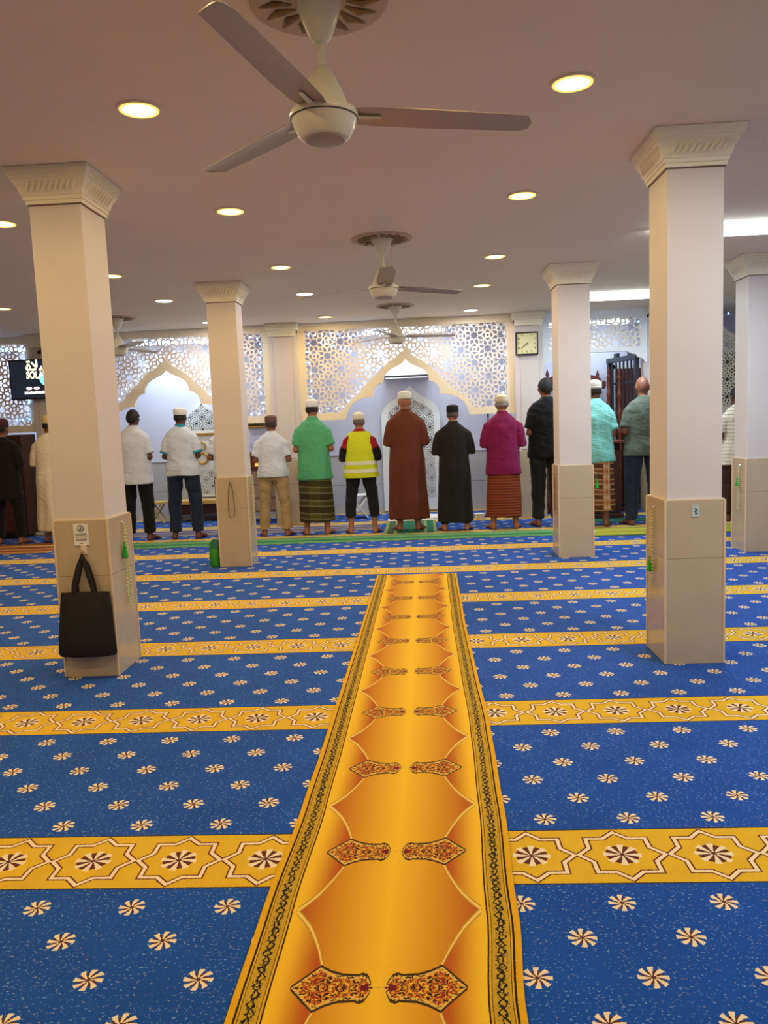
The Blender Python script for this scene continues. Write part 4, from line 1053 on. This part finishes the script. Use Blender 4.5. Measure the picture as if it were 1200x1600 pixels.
    # ---- lower garment
    if kind == 'trousers' and not long_:
        bm = B()
        loft(bm, [(.80*s, 0, -.005*s, .165*w*s, .115*s), (.90*s, 0, -.01*s, .172*w*s, .125*s), (1.0*s, 0, 0, .155*w*s, .115*s)], 32)
        for q in (-1, 1):
            hp, kn, an = Vector(P(q*.095, -.005, .84)), Vector((q*stance*.93*s, .012*s, .48*s)), Vector((q*stance*s, -.006*s, leghem*s))
            tube(bm, [hp, hp.lerp(kn, .5), kn, kn.lerp(an, .5), an], [.104*s, .096*s, .082*s, .076*s, .074*s], 18, cap=False)
        solid('trousers', bm, bottom, t, .012, 4, .45, post=folds(.011, 8))
    elif kind == 'sarong' and not long_:
        bm = loft(B(), [(leghem*s, 0, 0, .205*w*s, .150*s), ((leghem+.015)*s, 0, 0, .206*w*s, .152*s), (.45*s, 0, 0, .198*w*s, .148*s), (.70*s, 0, -.006*s, .188*w*s, .138*s), (.80*s, 0, -.008*s, .172*w*s, .125*s), (.95*s, 0, -.004*s, .15*w*s, .11*s)], 48, lambda a, z: 1+.03*math.sin(3*a+seed)*max(0, .9-z)+.02*math.sin(7*a+seed)*max(0, .8-z))
        solid('sarong', bm, bottom, t, .012, 3, .45, post=folds(.005, 5, .012))
    elif long_:
        bm = B()
        for q in (-1, 1): tube(bm, [(q*stance*.96*s, 0, .5*s), (q*stance*s, -.005*s, max(robe-.02, .09)*s)], [.07*s, .064*s], 16, cap=False)
        solid('under_trousers', bm, bottom, t, .012, 2, .5)
    t['_s'] = s
    return t, s

SK = [skin('tan', (160, 106, 80)), skin('brown', (128, 80, 58)), skin('deep', (96, 58, 44)), skin('light', (178, 128, 100))]
Wh = cloth('white_cotton', (206, 211, 220)); Wh2 = cloth('white_knit', (206, 212, 222), .25); Blk = cloth('black_cotton', (20, 18, 21)); Nav = cloth('navy_denim', (32, 42, 66), .3)
capW = ((236, 232, 226), .085, 1, 'white'); capC = ((226, 214, 186), .075, 2, 'cream'); capB = ((110, 76, 72), .085, .6, 'brown'); capK = ((22, 20, 22), .095, .5, 'black'); capM = ((70, 26, 40), .09, 1.5, 'maroon'); capY = ((216, 190, 130), .10, 1, 'yellow'); capV = ((226, 218, 200), .085, 1.6, 'knit')
YM = 10.15
person(-5.50, YM-.02, 1.68, 'man in black clothes and maroon cap at the left edge', cloth('black_linen', (22, 18, 22)), Blk, SK[1], capM, lift=.0085, w=1.0, sleeve='long', hem=.62, stance=.15, seed=1)
person(-4.90, YM+.05, 1.70, 'man in long cream robe and yellowish cap beside the near left column', cloth('cream_cotton', (234, 222, 200)), Wh, SK[1], capY, lift=.0085, w=0.95, sleeve='long', robe=.16, stance=.12, seed=2)
person(-3.74, YM-.02, 1.735, 'bareheaded man in white work shirt and black trousers', Wh, Blk, SK[2], None, (22, 18, 20), w=0.86, sleeve='short', hem=.74, stance=.13, seed=3, collar=Wh)
teal = cloth('teal_trim', (44, 140, 160))
p4, s4 = person(-3.12, YM, 1.75, 'man in white polo with teal collar, white cap and navy jeans', Wh2, Nav, SK[2], capW, w=0.92, sleeve='short', hem=.83, stance=.15, seed=4, collar=teal)
person(-2.51, YM, 1.69, 'man in white T-shirt mostly hidden by the far left column', Wh2, Blk, SK[1], capW, w=1.03, sleeve='short', hem=.82, stance=.13, seed=5)
person(-1.93, YM-.02, 1.605, 'man in white T-shirt, khaki trousers and brown cap', Wh2, cloth('khaki_cotton', (172, 142, 102), .3), SK[1], capB, (60, 50, 46), w=1.01, sleeve='short', hem=.84, stance=.16, seed=6)
person(-1.39, YM, 1.785, 'man in green shirt and dark olive plaid sarong with white cap', cloth('green_cotton', (86, 166, 116)), plaid('olive_plaid', (74, 68, 34), (96, 92, 30), (44, 36, 26), (128, 122, 90), .30, .17), SK[0], capW, (30, 26, 26), w=0.95, sleeve='short', hem=.70, kind='sarong', leghem=.17, stance=.13, seed=7, collar=cloth('green_cotton', (86, 166, 116)))
# yellow-vested man: red jersey with black lower sleeves, vest over it
red = cloth('red_jersey', (150, 26, 38)); vest = cloth('safety_yellow', (206, 214, 36), .3); refl = plain('reflective_tape', (226, 222, 196), .4, .05)
p8, s8 = person(-.79, YM, 1.59, 'man in yellow safety vest over red and black jersey', red, cloth('black_trousers', (28, 27, 36)), SK[0], capV, (110, 100, 94), w=0.99, sleeve='long', hem=1.0, stance=.17, leghem=.23, seed=8)
w8 = 1.13
def vest_ring(z):
    tb = [(.80, .226, .170), (.83, .227, .172), (1.0, .205, .162), (1.12, .20, .158), (1.26, .178, .152), (1.36, .165, .125), (1.41, .145, .098), (1.445, .108, .088)]
    for a, b in zip(tb, tb[1:]):
        if a[0] <= z <= b[0]: f = (z-a[0])/(b[0]-a[0]); return a[1]+(b[1]-a[1])*f, a[2]+(b[2]-a[2])*f
    return tb[-1][1:]
zs = [.80, .81, .86, .92, 1.0, 1.08, 1.16, 1.24, 1.32, 1.38, 1.42, 1.445]
vo = obj('vest', loft(B(), [(z*s8, 0, -.004*s8, vest_ring(z)[0]*w8*s8, vest_ring(z)[1]*s8) for z in zs], 48, lambda a, z: 1+.02*math.sin(7*a)*max(0, 1.1-z)), vest, p8, smooth=True)
for z in (.895, 1.005):
    obj('reflective_stripe', loft(B(), [((z+d)*s8, 0, -.004*s8, vest_ring(z+d)[0]*w8*s8*1.012, vest_ring(z+d)[1]*s8*1.015) for d in (-.025, 0, .025)], 48, lambda a, z: 1+.02*math.sin(7*a)*max(0, 1.1-z)), refl, vo, smooth=True)
for q in (-1, 1):
    elb = Vector((q*.238*.99*s8, -.03*s8, 1.085*s8)); sh = Vector((q*.170*.99*s8, -.012*s8, 1.335*s8)); wr = Vector((q*.105*.99*s8, .20*s8, 1.085*s8+(.0 if q < 0 else .03*s8)))
    obj('black_cuff', tube(B(), [sh.lerp(elb, .62)+Vector((q*.004, 0, 0)), elb, elb.lerp(wr, .5), elb.lerp(wr, .9)], [.078*s8, .075*s8, .066*s8, .057*s8], 16), Blk, p8, smooth=True)
person(-.19, YM+.02, 1.83, 'tall man in long brown robe and white cap on the green mat', cloth('brown_cotton', (104, 52, 36)), cloth('dark_trousers', (40, 26, 24)), SK[0], capW, None, lift=.0125, w=0.97, sleeve='long', robe=.15, stance=.11, seed=9, collar=cloth('brown_cotton', (104, 52, 36)))
person(.415, YM-.03, 1.635, 'man in long black robe and black cap', cloth('black_robe', (34, 32, 34)), Blk, SK[3], capK, (90, 84, 82), w=1.04, sleeve='long', robe=.12, stance=.15, leghem=.05, seed=10, collar=cloth('black_robe', (34, 32, 34)))
mag = cloth('magenta_cotton', (128, 26, 78))
person(1.04, YM-.05, 1.75, 'man in magenta shirt, rust striped sarong and cream cap', mag, ribbed('rust_sarong', (150, 72, 42), (92, 44, 32), .035), SK[0], capC, (150, 142, 134), w=1.02, sleeve='long', hem=.70, kind='sarong', leghem=.16, stance=.14, seed=11, collar=mag)
person(1.61, YM+.06, 1.92, 'tall bareheaded man in black T-shirt and black trousers', cloth('black_tee', (16, 14, 17)), cloth('charcoal_trousers', (32, 29, 30)), SK[1], None, (18, 17, 20), w=0.84, sleeve='short', hem=.80, stance=.11, seed=12)
mint = cloth('mint_cotton', (132, 206, 196))
person(2.19, YM-.12, 1.87, 'man in mint shirt and brown plaid sarong with white cap', mint, plaid('brown_plaid', (116, 62, 30), (140, 84, 44), (66, 36, 22), (210, 176, 130), .34, .13, band=(.06, .15, (200, 120, 80))), SK[1], capW, (40, 30, 28), w=0.84, sleeve='short', hem=.76, kind='sarong', leghem=.20, stance=.11, seed=13, collar=mint)
person(2.795, YM-.08, 1.88, 'bald man in grey-green T-shirt and dark jeans', cloth('grey_green_tee', (92, 100, 90)), cloth('dark_denim', (36, 44, 62), .3), SK[1], None, None, w=0.92, sleeve='short', hem=.80, stance=.14, leghem=.06, seed=14)
person(3.99, YM, 1.70, 'man in cream checked shirt half hidden by the right edge column', checked('cream_check', (226, 214, 196), (176, 160, 140), .045), cloth('brown_trousers', (62, 38, 34)), SK[2], None, (26, 22, 22), w=0.95, sleeve='short', hem=.72, stance=.12, seed=15)
for q in (-1, 1):
    sh, elb = Vector((q*.170*.92*s4, -.012*s4, 1.335*s4)), Vector((q*.238*.92*s4, -.03*s4, 1.085*s4))
    obj('sleeve_cuff', tube(B(), [sh.lerp(elb, .76), sh.lerp(elb, .86)], [.074*s4, .073*s4], 16, cap=False), teal, p4, smooth=True)
for o in bpy.data.objects:
    if '_s' in o: del o['_s']
